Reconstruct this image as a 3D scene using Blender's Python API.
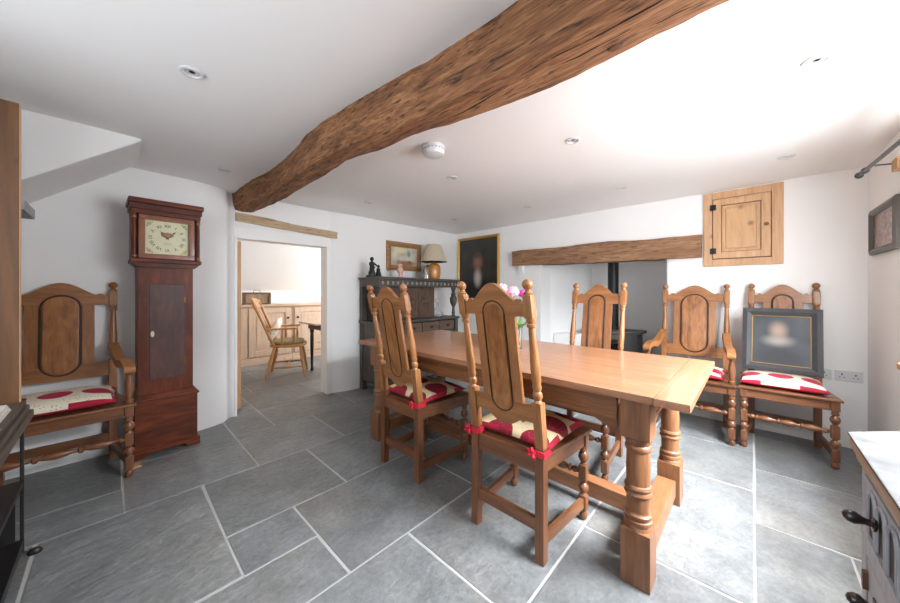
import bpy, bmesh, math, random
from mathutils import Vector, Matrix, noise
R = math.radians
PI = math.pi
sc = bpy.context.scene
col = sc.collection
for o in list(bpy.data.objects):
    bpy.data.objects.remove(o, do_unlink=True)

# ------------------------------------------------------------------ camera, light, exposure
cam_d = bpy.data.cameras.new('camera')
cam_d.sensor_width = 36
cam_d.lens = 319.6 * 36 / 900
cam_d.shift_y = -9.85 / 900
cam_d.clip_start = 0.02
cam = bpy.data.objects.new('camera', cam_d)
cam.location = (0, 0, 1.18)
cam.rotation_euler = (R(90), 0, R(43.433))
col.objects.link(cam)
sc.camera = cam

w = bpy.data.worlds.new('world')
sc.world = w
w.use_nodes = True
w.node_tree.nodes['Background'].inputs[0].default_value = (0.78, 0.88, 1.0, 1)
w.node_tree.nodes['Background'].inputs[1].default_value = 1.5


def area(name, loc, direction, sx, sy, power, color=(1, 1, 1), spread=180):
    d = bpy.data.lights.new(name, 'AREA')
    d.shape = 'RECTANGLE'
    d.size, d.size_y = sx, sy
    d.energy = power
    d.color = color
    d.spread = R(spread)
    o = bpy.data.objects.new(name, d)
    o.location = loc
    o.rotation_euler = Vector(direction).to_track_quat('-Z', 'Y').to_euler()
    col.objects.link(o)
    return o


# daylight at the side and far room windows; the rear lamp is added fill
area('daylight_side_window', (0.72, 1.95, 1.40), (-1, 0.0, -0.45), 1.6, 1.05, 36, (0.90, 0.95, 1.0))
area('daylight_sky_side', (1.75, 2.0, 3.0), (-1, 0.0, -1.25), 2.6, 2.0, 1050, (0.90, 0.95, 1.0))
area('rear_fill', (-1.0, -1.08, 1.42), (-0.1, 1, -0.05), 1.6, 1.2, 15, (0.88, 0.94, 1.0))
area('daylight_far_room', (-4.9, 4.15, 1.5), (-0.2, -1, -0.3), 1.6, 1.3, 40, (0.93, 0.97, 1.0))

sc.view_settings.view_transform = 'Standard'
sc.view_settings.look = 'None'
sc.view_settings.gamma = 1
sc.view_settings.use_curve_mapping = False
sc.view_settings.exposure = 1.0
try:
    sc.cycles.use_denoising = True
    sc.cycles.max_bounces = 14
    sc.cycles.diffuse_bounces = 8
    sc.cycles.glossy_bounces = 4
    sc.cycles.sample_clamp_indirect = 6
    sc.cycles.caustics_reflective = False
    sc.cycles.caustics_refractive = False
except Exception:
    pass


# ------------------------------------------------------------------ materials
def lin(c):
    def f(v):
        v /= 255.0
        return v / 12.92 if v <= 0.04045 else ((v + 0.055) / 1.055) ** 2.4
    return (f(c[0]), f(c[1]), f(c[2]), 1)


def new_mat(name):
    m = bpy.data.materials.new(name)
    m.use_nodes = True
    nt = m.node_tree
    return m, nt, nt.nodes['Principled BSDF'], nt.nodes, nt.links


def plain(name, rgb, rough=0.5, metal=0.0, bump=0.0, bscale=60, var=0.0, coat=0.0):
    m, nt, b, N, L = new_mat(name)
    b.inputs['Base Color'].default_value = lin(rgb)
    b.inputs['Roughness'].default_value = rough
    b.inputs['Metallic'].default_value = metal
    b.inputs['Coat Weight'].default_value = coat
    if bump or var:
        tc = N.new('ShaderNodeTexCoord')
        n = N.new('ShaderNodeTexNoise')
        n.inputs['Scale'].default_value = bscale
        n.inputs['Detail'].default_value = 5
        L.new(tc.outputs['Object'], n.inputs['Vector'])
        if bump:
            bp = N.new('ShaderNodeBump')
            bp.inputs['Strength'].default_value = bump
            bp.inputs['Distance'].default_value = 0.01
            L.new(n.outputs['Fac'], bp.inputs['Height'])
            L.new(bp.outputs['Normal'], b.inputs['Normal'])
        if var:
            r = N.new('ShaderNodeValToRGB')
            c = lin(rgb)
            r.color_ramp.elements[0].position = 0.3
            r.color_ramp.elements[1].position = 0.7
            r.color_ramp.elements[0].color = tuple(v * (1 - var) for v in c[:3]) + (1,)
            r.color_ramp.elements[1].color = tuple(min(1, v * (1 + var)) for v in c[:3]) + (1,)
            L.new(n.outputs['Fac'], r.inputs['Fac'])
            L.new(r.outputs['Color'], b.inputs['Base Color'])
    return m


def wood(name, dark, mid, light, axis='Z', scale=14, stretch=0.09, rough=0.42, bump=0.25, coat=0.0, pits=0.0, contrast=0.26, knots=0.0, spec=0.5):
    m, nt, b, N, L = new_mat(name)
    tc = N.new('ShaderNodeTexCoord')
    mp = N.new('ShaderNodeMapping')
    s = [1, 1, 1]
    s['XYZ'.index(axis)] = stretch
    mp.inputs['Scale'].default_value = s
    oi = N.new('ShaderNodeObjectInfo')
    ad = N.new('ShaderNodeVectorMath')
    ad.operation = 'ADD'
    mu = N.new('ShaderNodeVectorMath')
    mu.operation = 'SCALE'
    mu.inputs[0].default_value = (3.1, 5.7, 4.3)
    L.new(oi.outputs['Random'], mu.inputs['Scale'])
    L.new(tc.outputs['Object'], ad.inputs[0])
    L.new(mu.outputs[0], ad.inputs[1])
    L.new(ad.outputs[0], mp.inputs['Vector'])
    n1 = N.new('ShaderNodeTexNoise')
    n1.inputs['Scale'].default_value = scale
    n1.inputs['Detail'].default_value = 6
    n1.inputs['Roughness'].default_value = 0.65
    n1.inputs['Distortion'].default_value = 1.2
    n2 = N.new('ShaderNodeTexNoise')
    n2.inputs['Scale'].default_value = scale * 6
    n2.inputs['Detail'].default_value = 4
    L.new(mp.outputs[0], n1.inputs['Vector'])
    L.new(mp.outputs[0], n2.inputs['Vector'])
    mx = N.new('ShaderNodeMath')
    mx.operation = 'MULTIPLY_ADD'
    mx.inputs[1].default_value = 0.35
    L.new(n2.outputs['Fac'], mx.inputs[0])
    sb = N.new('ShaderNodeMath')
    sb.operation = 'MULTIPLY'
    sb.inputs[1].default_value = 0.65
    L.new(n1.outputs['Fac'], sb.inputs[0])
    L.new(sb.outputs[0], mx.inputs[2])
    r = N.new('ShaderNodeValToRGB')
    e = r.color_ramp.elements
    e[0].position = 0.5 - contrast
    e[0].color = lin(dark)
    e[1].position = 0.5 + contrast
    e[1].color = lin(light)
    k = e.new(0.5)
    k.color = lin(mid)
    L.new(mx.outputs[0], r.inputs['Fac'])
    out = r.outputs['Color']
    if pits or knots:
        v = N.new('ShaderNodeTexVoronoi') if knots else N.new('ShaderNodeTexNoise')
        rp = N.new('ShaderNodeValToRGB')
        if knots:
            v.inputs['Scale'].default_value = 5.5
            L.new(ad.outputs[0], v.inputs['Vector'])
            rp.color_ramp.elements[0].position = 0.05
            rp.color_ramp.elements[1].position = 0.16
            L.new(v.outputs['Distance'], rp.inputs['Fac'])
            amt = knots
        else:
            v.inputs['Scale'].default_value = 70
            v.inputs['Detail'].default_value = 3
            mp2 = N.new('ShaderNodeMapping')
            s2 = [1, 1, 1]
            s2['XYZ'.index(axis)] = 0.16
            mp2.inputs['Scale'].default_value = s2
            L.new(tc.outputs['Object'], mp2.inputs['Vector'])
            L.new(mp2.outputs[0], v.inputs['Vector'])
            rp.color_ramp.elements[0].position = 0.33
            rp.color_ramp.elements[1].position = 0.42
            L.new(v.outputs['Fac'], rp.inputs['Fac'])
            amt = pits
        mix = N.new('ShaderNodeMix')
        mix.data_type = 'RGBA'
        mix.blend_type = 'MULTIPLY'
        mix.inputs[0].default_value = amt
        L.new(out, mix.inputs[6])
        L.new(rp.outputs['Color'], mix.inputs[7])
        out = mix.outputs[2]
    L.new(out, b.inputs['Base Color'])
    b.inputs['Roughness'].default_value = rough
    b.inputs['Coat Weight'].default_value = coat
    b.inputs['Specular IOR Level'].default_value = spec
    b.inputs['Coat Roughness'].default_value = 0.12
    bp = N.new('ShaderNodeBump')
    bp.inputs['Strength'].default_value = bump
    bp.inputs['Distance'].default_value = 0.004
    L.new(mx.outputs[0], bp.inputs['Height'])
    L.new(bp.outputs['Normal'], b.inputs['Normal'])
    return m


OAK = ((98, 60, 33), (144, 94, 53), (174, 122, 77))
M = {}
for ax in 'XYZ':
    M['oak' + ax] = wood('oak_' + ax, *OAK, axis=ax, rough=0.36, coat=0.15)
    M['dark' + ax] = wood('dark_oak_' + ax, (70, 40, 24), (112, 70, 44), (142, 94, 62), axis=ax, rough=0.36, coat=0.15)
    M['apr' + ax] = wood('carved_apron_oak_' + ax, (74, 42, 22), (120, 76, 44), (150, 102, 64), axis=ax, scale=16, rough=0.42, coat=0.1)
    M['tab' + ax] = wood('table_oak_' + ax, (122, 80, 54), (156, 110, 80), (176, 132, 102), axis=ax, scale=20, stretch=0.05, rough=0.3, coat=0.5, bump=0.06, contrast=0.24)
    M['old' + ax] = wood('aged_oak_' + ax, (84, 51, 32), (130, 86, 56), (158, 112, 78), axis=ax, scale=16, rough=0.42, coat=0.1)
    M['mah' + ax] = wood('clock_wood_' + ax, (36, 14, 7), (92, 40, 19), (130, 64, 33), axis=ax, scale=6, stretch=0.25, rough=0.42, bump=0.05, spec=0.3, contrast=0.2)
    M['pine' + ax] = wood('pine_' + ax, (168, 124, 84), (196, 154, 114), (212, 174, 136), axis=ax, scale=16, rough=0.55, knots=0.4)
    M['grey' + ax] = wood('dark_dresser_oak_' + ax, (44, 40, 36), (76, 70, 64), (102, 95, 87), axis=ax, scale=12, rough=0.45)
    M['beam' + ax] = wood('ancient_beam_oak_' + ax, (58, 35, 20), (132, 88, 56), (184, 134, 92), axis=ax, scale=22, stretch=0.10, rough=0.85, bump=1.0, pits=0.7, contrast=0.20)
    M['lime' + ax] = wood('limed_wood_' + ax, (118, 119, 123), (152, 153, 158), (176, 177, 182), axis=ax, scale=14, rough=0.55)
    M['wind' + ax] = wood('windsor_wood_' + ax, (140, 92, 48), (178, 126, 74), (200, 150, 96), axis=ax, rough=0.4)
    M['pale' + ax] = wood('pale_pine_' + ax, (186, 152, 124), (208, 178, 152), (220, 194, 170), axis=ax, rough=0.5, knots=0.3)
    M['knot' + ax] = wood('knotty_board_' + ax, (58, 36, 18), (102, 66, 34), (130, 88, 50), axis=ax, scale=7, rough=0.5, knots=0.7)
    M['blk' + ax] = wood('black_stained_wood_' + ax, (18, 17, 17), (32, 30, 29), (52, 48, 46), axis=ax, rough=0.4)
M['hearth'] = wood('hearth_lintel_oak', (84, 56, 38), (142, 104, 76), (184, 144, 110), axis='X', scale=20, stretch=0.1, rough=0.85, bump=1.0, pits=0.55, contrast=0.22)
M['lintel'] = wood('pale_lintel_wood', (140, 112, 84), (190, 164, 132), (214, 192, 162), axis='Y', scale=10, rough=0.85, bump=0.7, pits=0.35)
M['groove'] = plain('dark_groove', (46, 26, 14), 0.5)
M['panel'] = wood('chair_panel_oak', (116, 70, 34), (146, 94, 50), (166, 112, 66), axis='Z', scale=10, stretch=0.22, rough=0.36, coat=0.15, contrast=0.12)
M['limetop'] = plain('worn_limed_top', (62, 61, 61), 0.65, bump=0.3, bscale=14, var=0.45)
M['topedge'] = wood('worn_top_edge', (110, 84, 62), (150, 122, 96), (176, 150, 124), axis='Y', rough=0.5)
M['white'] = plain('white_plaster', (238, 237, 235), 0.9, bump=0.25, bscale=7)
M['ceil'] = plain('ceiling_white', (238, 236, 234), 0.9, bump=0.12, bscale=5)
M['paint'] = plain('white_gloss_paint', (240, 239, 236), 0.45)
M['plastic'] = plain('white_plastic', (214, 214, 214), 0.4)
M['dplastic'] = plain('grey_slots', (90, 90, 92), 0.5)
M['gold'] = plain('gilt', (196, 150, 66), 0.38, metal=0.6, bump=0.3, bscale=80)
M['oldgold'] = plain('carved_gilt', (164, 120, 74), 0.5, metal=0.2, bump=1.0, bscale=110, var=0.55)
M['brass'] = plain('aged_brass', (150, 112, 60), 0.35, metal=0.8)
M['iron'] = plain('black_iron', (34, 34, 36), 0.45, metal=0.4)
M['stove'] = plain('stove_grey', (84, 86, 87), 0.55, bump=0.1)
M['pewter'] = plain('pole_metal', (98, 98, 102), 0.35, metal=0.75)
M['bronze'] = plain('dark_bronze', (44, 42, 42), 0.35, metal=0.5)
M['frame_grey'] = plain('charcoal_frame', (66, 66, 68), 0.5, var=0.1)
M['frame_pic'] = plain('taupe_frame', (92, 88, 84), 0.5, var=0.1)
M['lampwood'] = wood('lamp_wood', (150, 92, 36), (198, 132, 60), (214, 152, 82), axis='Z', scale=8, rough=0.28, coat=0.4)
M['shade'] = plain('linen_shade', (196, 182, 158), 0.9, bump=0.15, bscale=200)
M['red'] = plain('crimson_cloth', (158, 16, 44), 0.85, bump=0.2, bscale=120)
M['tie'] = plain('red_ribbon', (190, 22, 46), 0.7)
M['pinkcer'] = plain('pink_porcelain', (214, 172, 156), 0.3, var=0.25, bscale=30)
M['paper'] = plain('newsprint', (214, 208, 198), 0.8, var=0.12, bscale=50)
M['cream'] = plain('cream_cloth', (232, 224, 208), 0.9, bump=0.2, bscale=150)
M['sage'] = plain('olive_seat_pad', (150, 138, 104), 0.9, var=0.2, bscale=60)
M['stem'] = plain('flower_stem', (92, 140, 60), 0.6)
M['leaf'] = plain('leaf', (104, 156, 72), 0.6, var=0.2)
M['bark'] = plain('twig_brown', (116, 76, 48), 0.7)
M['pink'] = plain('hot_pink_petal', (232, 58, 176), 0.6, var=0.2, bscale=60)
M['palepink'] = plain('pale_pink_petal', (240, 190, 222), 0.6, var=0.1)
M['dial'] = plain('painted_dial', (206, 202, 166), 0.4, var=0.04, bscale=12)
M['ink'] = plain('dial_black', (36, 32, 28), 0.5)
M['tan'] = plain('dial_vignette', (152, 116, 88), 0.6, var=0.3, bscale=60)
M['rust'] = plain('hand_brown', (104, 72, 52), 0.5)
M['black'] = plain('soot_black', (20, 20, 20), 0.8)
M['firewall'] = plain('recess_plaster', (214, 214, 214), 0.9, bump=0.3, bscale=7)
M['dpaper'] = plain('dark_knob', (40, 32, 30), 0.3, coat=0.4)


def glass(name, tint=(0.96, 0.98, 0.98, 1), rough=0.02):
    m, nt, b, N, L = new_mat(name)
    b.inputs['Base Color'].default_value = tint
    b.inputs['Roughness'].default_value = rough
    b.inputs['Transmission Weight'].default_value = 1
    b.inputs['IOR'].default_value = 1.45
    return m


M['glass'] = glass('clear_glass')


def thin_glass(name):
    m, nt, b, N, L = new_mat(name)
    N.remove(b)
    out = N['Material Output']
    t = N.new('ShaderNodeBsdfTransparent')
    g = N.new('ShaderNodeBsdfGlossy')
    g.inputs['Roughness'].default_value = 0.02
    mx = N.new('ShaderNodeMixShader')
    mx.inputs[0].default_value = 0.07
    L.new(t.outputs[0], mx.inputs[1])
    L.new(g.outputs[0], mx.inputs[2])
    L.new(mx.outputs[0], out.inputs[0])
    return m


M['pane'] = thin_glass('window_glass')


def slate_mat():
    m, nt, b, N, L = new_mat('slate_flagstone')
    g = N.new('ShaderNodeNewGeometry')
    tc = N.new('ShaderNodeTexCoord')
    mu = N.new('ShaderNodeVectorMath')
    mu.operation = 'SCALE'
    mu.inputs[0].default_value = (13, 7, 0)
    L.new(g.outputs['Random Per Island'], mu.inputs['Scale'])
    ad = N.new('ShaderNodeVectorMath')
    L.new(tc.outputs['Object'], ad.inputs[0])
    L.new(mu.outputs[0], ad.inputs[1])
    n = N.new('ShaderNodeTexNoise')
    n.inputs['Scale'].default_value = 4.5
    n.inputs['Detail'].default_value = 12
    n.inputs['Roughness'].default_value = 0.72
    n.inputs['Distortion'].default_value = 0.15
    L.new(ad.outputs[0], n.inputs['Vector'])
    r = N.new('ShaderNodeValToRGB')
    r.color_ramp.elements[0].position = 0.3
    r.color_ramp.elements[1].position = 0.72
    r.color_ramp.elements[0].color = lin((98, 100, 101))
    r.color_ramp.elements[1].color = lin((136, 138, 138))
    L.new(n.outputs['Fac'], r.inputs['Fac'])
    nf = N.new('ShaderNodeTexNoise')
    nf.inputs['Scale'].default_value = 42
    nf.inputs['Detail'].default_value = 8
    nf.inputs['Roughness'].default_value = 0.7
    L.new(ad.outputs[0], nf.inputs['Vector'])
    mf = N.new('ShaderNodeMapRange')
    mf.inputs[1].default_value = 0.3
    mf.inputs[2].default_value = 0.7
    mf.inputs[3].default_value = 0.78
    mf.inputs[4].default_value = 1.2
    L.new(nf.outputs['Fac'], mf.inputs[0])
    mv = N.new('ShaderNodeMix')
    mv.data_type = 'RGBA'
    mv.blend_type = 'MULTIPLY'
    mv.inputs[0].default_value = 1.0
    L.new(r.outputs['Color'], mv.inputs[6])
    L.new(mf.outputs[0], mv.inputs[7])
    hsv = N.new('ShaderNodeHueSaturation')
    mr = N.new('ShaderNodeMapRange')
    mr.inputs[3].default_value = 0.80
    mr.inputs[4].default_value = 1.16
    L.new(g.outputs['Random Per Island'], mr.inputs[0])
    L.new(mr.outputs[0], hsv.inputs['Value'])
    L.new(mv.outputs[2], hsv.inputs['Color'])
    n3 = N.new('ShaderNodeTexNoise')
    n3.inputs['Scale'].default_value = 1.6
    n3.inputs['Detail'].default_value = 3
    L.new(ad.outputs[0], n3.inputs['Vector'])
    r3 = N.new('ShaderNodeMapRange')
    r3.inputs[1].default_value = 0.48
    r3.inputs[2].default_value = 0.72
    r3.inputs[4].default_value = 0.55
    L.new(n3.outputs['Fac'], r3.inputs[0])
    br = N.new('ShaderNodeMix')
    br.data_type = 'RGBA'
    br.blend_type = 'MULTIPLY'
    br.inputs[7].default_value = (1.0, 0.86, 0.70, 1)
    L.new(r3.outputs[0], br.inputs[0])
    L.new(hsv.outputs['Color'], br.inputs[6])
    L.new(br.outputs[2], b.inputs['Base Color'])
    n2 = N.new('ShaderNodeTexNoise')
    n2.inputs['Scale'].default_value = 22
    n2.inputs['Detail'].default_value = 10
    n2.inputs['Roughness'].default_value = 0.6
    n2.inputs['Distortion'].default_value = 0.3
    mp = N.new('ShaderNodeMapping')
    mp.inputs['Scale'].default_value = (1, 0.6, 1)
    mp.inputs['Rotation'].default_value = (0, 0, 0.5)
    L.new(ad.outputs[0], mp.inputs['Vector'])
    L.new(mp.outputs[0], n2.inputs['Vector'])
    bp = N.new('ShaderNodeBump')
    bp.inputs['Strength'].default_value = 0.7
    bp.inputs['Distance'].default_value = 0.014
    L.new(n2.outputs['Fac'], bp.inputs['Height'])
    L.new(bp.outputs['Normal'], b.inputs['Normal'])
    mr2 = N.new('ShaderNodeMapRange')
    mr2.inputs[3].default_value = 0.28
    mr2.inputs[4].default_value = 0.48
    L.new(n.outputs['Fac'], mr2.inputs[0])
    L.new(mr2.outputs[0], b.inputs['Roughness'])
    return m


M['slate'] = slate_mat()
M['grout'] = plain('pale_grout', (172, 171, 168), 0.9, bump=0.2, bscale=40)


def medallion_mat(name, cream, red, cell, radius, dots=True, dotc=(60, 60, 52), offs=(0, 0), single=False):
    """cream cloth with round red medallions on a regular grid and small dark dots"""
    m, nt, b, N, L = new_mat(name)
    tc = N.new('ShaderNodeTexCoord')
    mp = N.new('ShaderNodeMapping')
    mp.inputs['Scale'].default_value = (1 / cell, 1 / cell, 0)
    mp.inputs['Location'].default_value = (0.5 + offs[0], 0.5 + offs[1], 0)
    L.new(tc.outputs['Object'], mp.inputs['Vector'])
    fr = N.new('ShaderNodeVectorMath')
    fr.operation = 'FRACTION'
    L.new(mp.outputs[0], fr.inputs[0])
    if single:
        sa = N.new('ShaderNodeSeparateXYZ')
        sb_ = N.new('ShaderNodeSeparateXYZ')
        cb = N.new('ShaderNodeCombineXYZ')
        L.new(fr.outputs[0], sa.inputs[0])
        L.new(mp.outputs[0], sb_.inputs[0])
        L.new(sa.outputs[0], cb.inputs[0])
        L.new(sb_.outputs[1], cb.inputs[1])
        fr = cb
    ds = N.new('ShaderNodeVectorMath')
    ds.operation = 'DISTANCE'
    ds.inputs[1].default_value = (0.5, 0.5, 0)
    L.new(fr.outputs[0], ds.inputs[0])
    lt = N.new('ShaderNodeMath')
    lt.operation = 'LESS_THAN'
    lt.inputs[1].default_value = radius
    L.new(ds.outputs['Value'], lt.inputs[0])
    vo = N.new('ShaderNodeTexVoronoi')
    vo.inputs['Scale'].default_value = 75
    L.new(tc.outputs['Object'], vo.inputs['Vector'])
    ld = N.new('ShaderNodeMath')
    ld.operation = 'LESS_THAN'
    ld.inputs[1].default_value = 0.2
    L.new(vo.outputs['Distance'], ld.inputs[0])
    a = N.new('ShaderNodeMix')
    a.data_type = 'RGBA'
    a.inputs[6].default_value = lin(cream)
    a.inputs[7].default_value = lin(dotc) if dots else lin(cream)
    L.new(ld.outputs[0], a.inputs[0])
    c = N.new('ShaderNodeMix')
    c.data_type = 'RGBA'
    c.inputs[6].default_value = lin(red)
    c.inputs[7].default_value = lin(tuple(min(255, v + 60) for v in red)) if dots else lin(red)
    L.new(ld.outputs[0], c.inputs[0])
    mx = N.new('ShaderNodeMix')
    mx.data_type = 'RGBA'
    L.new(lt.outputs[0], mx.inputs[0])
    L.new(a.outputs[2], mx.inputs[6])
    L.new(c.outputs[2], mx.inputs[7])
    L.new(mx.outputs[2], b.inputs['Base Color'])
    b.inputs['Roughness'].default_value = 0.9
    return m


M['cushA'] = medallion_mat('medallion_cloth', (222, 212, 190), (170, 40, 66), 0.172, 0.40, offs=(0.0, -0.28), single=True, dotc=(120, 112, 100))
M['cushB'] = medallion_mat('wine_medallion_cloth', (206, 188, 150), (128, 14, 38), 0.19, 0.40, dots=True, dotc=(170, 130, 100), offs=(0.3, 0.1))


def blobs_mat(name, bg, blobs, rough=0.35):
    """a painting: soft spots (x, y, rx, ry, colour) in the canvas's own plane"""
    m, nt, b, N, L = new_mat(name)
    tc = N.new('ShaderNodeTexCoord')
    n = N.new('ShaderNodeTexNoise')
    n.inputs['Scale'].default_value = 6
    L.new(tc.outputs['Object'], n.inputs['Vector'])
    r = N.new('ShaderNodeValToRGB')
    r.color_ramp.elements[0].position = 0.3
    r.color_ramp.elements[1].position = 0.7
    c = lin(bg)
    r.color_ramp.elements[0].color = tuple(v * 0.7 for v in c[:3]) + (1,)
    r.color_ramp.elements[1].color = tuple(min(1, v * 1.3) for v in c[:3]) + (1,)
    L.new(n.outputs['Fac'], r.inputs['Fac'])
    cur = r.outputs['Color']
    for (x, y, rx, ry, rgb, hard) in blobs:
        mp = N.new('ShaderNodeMapping')
        mp.inputs['Scale'].default_value = (1 / rx, 0, 1 / ry)
        mp.inputs['Location'].default_value = (-x / rx, 0, -y / ry)
        L.new(tc.outputs['Object'], mp.inputs['Vector'])
        ln = N.new('ShaderNodeVectorMath')
        ln.operation = 'LENGTH'
        L.new(mp.outputs[0], ln.inputs[0])
        mr = N.new('ShaderNodeMapRange')
        mr.interpolation_type = 'SMOOTHSTEP'
        mr.inputs[1].default_value = hard
        mr.inputs[2].default_value = 1.0
        mr.inputs[3].default_value = 1.0
        mr.inputs[4].default_value = 0.0
        L.new(ln.outputs['Value'], mr.inputs[0])
        mx = N.new('ShaderNodeMix')
        mx.data_type = 'RGBA'
        mx.inputs[7].default_value = lin(rgb)
        L.new(mr.outputs[0], mx.inputs[0])
        L.new(cur, mx.inputs[6])
        cur = mx.outputs[2]
    L.new(cur, b.inputs['Base Color'])
    b.inputs['Roughness'].default_value = rough
    return m


# ------------------------------------------------------------------ mesh builder
class MB:
    def __init__(self):
        self.bm = bmesh.new()

    def box(self, x0, x1, y0, y1, z0, z1, bev=0.0, mat=0):
        g = bmesh.ops.create_cube(self.bm, size=1)
        vs = g['verts']
        for v in vs:
            v.co = Vector(((x0 + x1) / 2 + v.co.x * (x1 - x0), (y0 + y1) / 2 + v.co.y * (y1 - y0), (z0 + z1) / 2 + v.co.z * (z1 - z0)))
        fs = {f for v in vs for f in v.link_faces}
        for f in fs:
            f.material_index = mat
        if bev:
            es = list({e for v in vs for e in v.link_edges})
            r = bmesh.ops.bevel(self.bm, geom=es, offset=bev, segments=2, profile=0.5, affect='EDGES')
            for f in r['faces']:
                f.material_index = mat
        return self

    def bar(self, p0, p1, wx, wy, bev=0.0, up=(0, 0, 1)):
        """a rectangular bar from p0 to p1; wx across, wy along 'up'"""
        p0, p1 = Vector(p0), Vector(p1)
        d = (p1 - p0)
        l = d.length
        d.normalize()
        u = Vector(up)
        s = d.cross(u)
        if s.length < 1e-4:
            s = d.cross(Vector((1, 0, 0)))
        s.normalize()
        u = s.cross(d)
        n0 = len(self.bm.verts)
        before = set(self.bm.verts)
        self.box(-wx / 2, wx / 2, 0, l, -wy / 2, wy / 2, bev)
        mt = Matrix((s, d, u)).transposed().to_4x4()
        mt.translation = p0
        for v in self.bm.verts:
            if v not in before:
                v.co = mt @ v.co
        return self

    def lathe(self, prof, c=(0, 0, 0), axis=(0, 0, 1), seg=20, mat=0, sx=1.0):
        """prof = [(along, radius)]"""
        q = Vector(axis).normalized().to_track_quat('Z', 'Y')
        c = Vector(c)
        rings = []
        for (z, r) in prof:
            if r < 1e-5:
                rings.append([self.bm.verts.new(c + q @ Vector((0, 0, z)))])
            else:
                rings.append([self.bm.verts.new(c + q @ Vector((r * sx * math.cos(2 * PI * k / seg), r * math.sin(2 * PI * k / seg), z))) for k in range(seg)])
        for a, b in zip(rings[:-1], rings[1:]):
            for k in range(seg):
                k2 = (k + 1) % seg
                if len(a) == 1 and len(b) == 1:
                    continue
                if len(a) == 1:
                    f = self.bm.faces.new((a[0], b[k2], b[k]))
                elif len(b) == 1:
                    f = self.bm.faces.new((a[k], a[k2], b[0]))
                else:
                    f = self.bm.faces.new((a[k], a[k2], b[k2], b[k]))
                f.material_index = mat
        for ring, flip in ((rings[0], True), (rings[-1], False)):
            if len(ring) > 1:
                f = self.bm.faces.new(ring[::-1] if flip else ring)
                f.material_index = mat
        return self

    def tube(self, pts, r, seg=8, closed=False, mat=0):
        pts = [Vector(p) for p in pts]
        n = len(pts)
        rs = r if isinstance(r, (list, tuple)) else [r] * n
        rings = []
        prev = None
        for i in range(n):
            if closed:
                d = pts[(i + 1) % n] - pts[i - 1]
            else:
                d = pts[min(i + 1, n - 1)] - pts[max(i - 1, 0)]
            d.normalize()
            if prev is None:
                u = d.orthogonal().normalized()
            else:
                u = (prev - d * prev.dot(d)).normalized()
            prev = u
            v = d.cross(u)
            rings.append([self.bm.verts.new(pts[i] + (u * math.cos(2 * PI * k / seg) + v * math.sin(2 * PI * k / seg)) * rs[i]) for k in range(seg)])
        prs = list(zip(rings[:-1], rings[1:]))
        if closed:
            prs.append((rings[-1], rings[0]))
        for a, b in prs:
            for k in range(seg):
                k2 = (k + 1) % seg
                f = self.bm.faces.new((a[k], a[k2], b[k2], b[k]))
                f.material_index = mat
        if not closed:
            self.bm.faces.new(rings[0][::-1]).material_index = mat
            self.bm.faces.new(rings[-1]).material_index = mat
        return self

    def prism(self, poly, a0, a1, plane='XZ', mat=0, bev=0.0):
        """polygon in a plane, extruded along the remaining axis from a0 to a1"""
        def mk(p, a):
            if plane == 'XZ':
                return Vector((p[0], a, p[1]))
            if plane == 'YZ':
                return Vector((a, p[0], p[1]))
            return Vector((p[0], p[1], a))
        A = [self.bm.verts.new(mk(p, a0)) for p in poly]
        B = [self.bm.verts.new(mk(p, a1)) for p in poly]
        n = len(poly)
        fs = [self.bm.faces.new(A), self.bm.faces.new(B[::-1])]
        for k in range(n):
            fs.append(self.bm.faces.new((A[k], B[k], B[(k + 1) % n], A[(k + 1) % n])))
        bmesh.ops.recalc_face_normals(self.bm, faces=fs)
        for f in fs:
            f.material_index = mat
        if bev:
            es = list({e for f in fs[:2] for e in f.edges})
            r = bmesh.ops.bevel(self.bm, geom=es, offset=bev, segments=2, profile=0.5, affect='EDGES')
            for f in r['faces']:
                f.material_index = mat
        return self

    def warp(self, fn):
        for v in self.bm.verts:
            v.co = Vector(fn(v.co))
        return self

    def build(self, name, mat, parent=None, smooth=40, label=None):
        bmesh.ops.recalc_face_normals(self.bm, faces=self.bm.faces[:])
        me = bpy.data.meshes.new(name)
        self.bm.to_mesh(me)
        self.bm.free()
        for m in (mat if isinstance(mat, (list, tuple)) else [mat]):
            me.materials.append(m)
        if smooth:
            me.polygons.foreach_set('use_smooth', [True] * len(me.polygons))
            me.set_sharp_from_angle(angle=R(smooth))
        o = bpy.data.objects.new(name, me)
        col.objects.link(o)
        if smooth:
            wn = o.modifiers.new('normals', 'WEIGHTED_NORMAL')
            wn.keep_sharp = True
            wn.weight = 80
        if parent:
            o.parent = parent
        if label:
            o['label'] = label
        return o


def thing(name, label, cat, loc=(0, 0, 0), rot=(0, 0, 0), group=None):
    o = bpy.data.objects.new(name, None)
    o.empty_display_size = 0.1
    o.location = loc
    o.rotation_euler = rot
    col.objects.link(o)
    return tag(o, label, cat, group)


def tag(o, label, cat, group=None):
    o['label'] = label
    o['category'] = cat
    if group:
        o['group'] = group
    return o


def struct(mb, name, mat, smooth=30):
    o = mb.build(name, mat, None, smooth)
    o['kind'] = 'structure'
    return o


# ------------------------------------------------------------------ the setting
HC = 2.16            # ceiling
XR, YF, XL, YN = 0.615, 3.82, -3.40, -0.75

# floor: slate flags laid in rows along Y with pale joints (rows and cross joints of the photographed floor)
A, Hh, B_, C_, E_, D_, F_, G_ = -2.433, -1.832, -1.532, -1.228, -0.617, 0.007, -2.732, -3.06
tiles = []


def row(x0, x1, ys):
    for a, b in zip(ys[:-1], ys[1:]):
        tiles.append((x0, x1, a, b))


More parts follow.
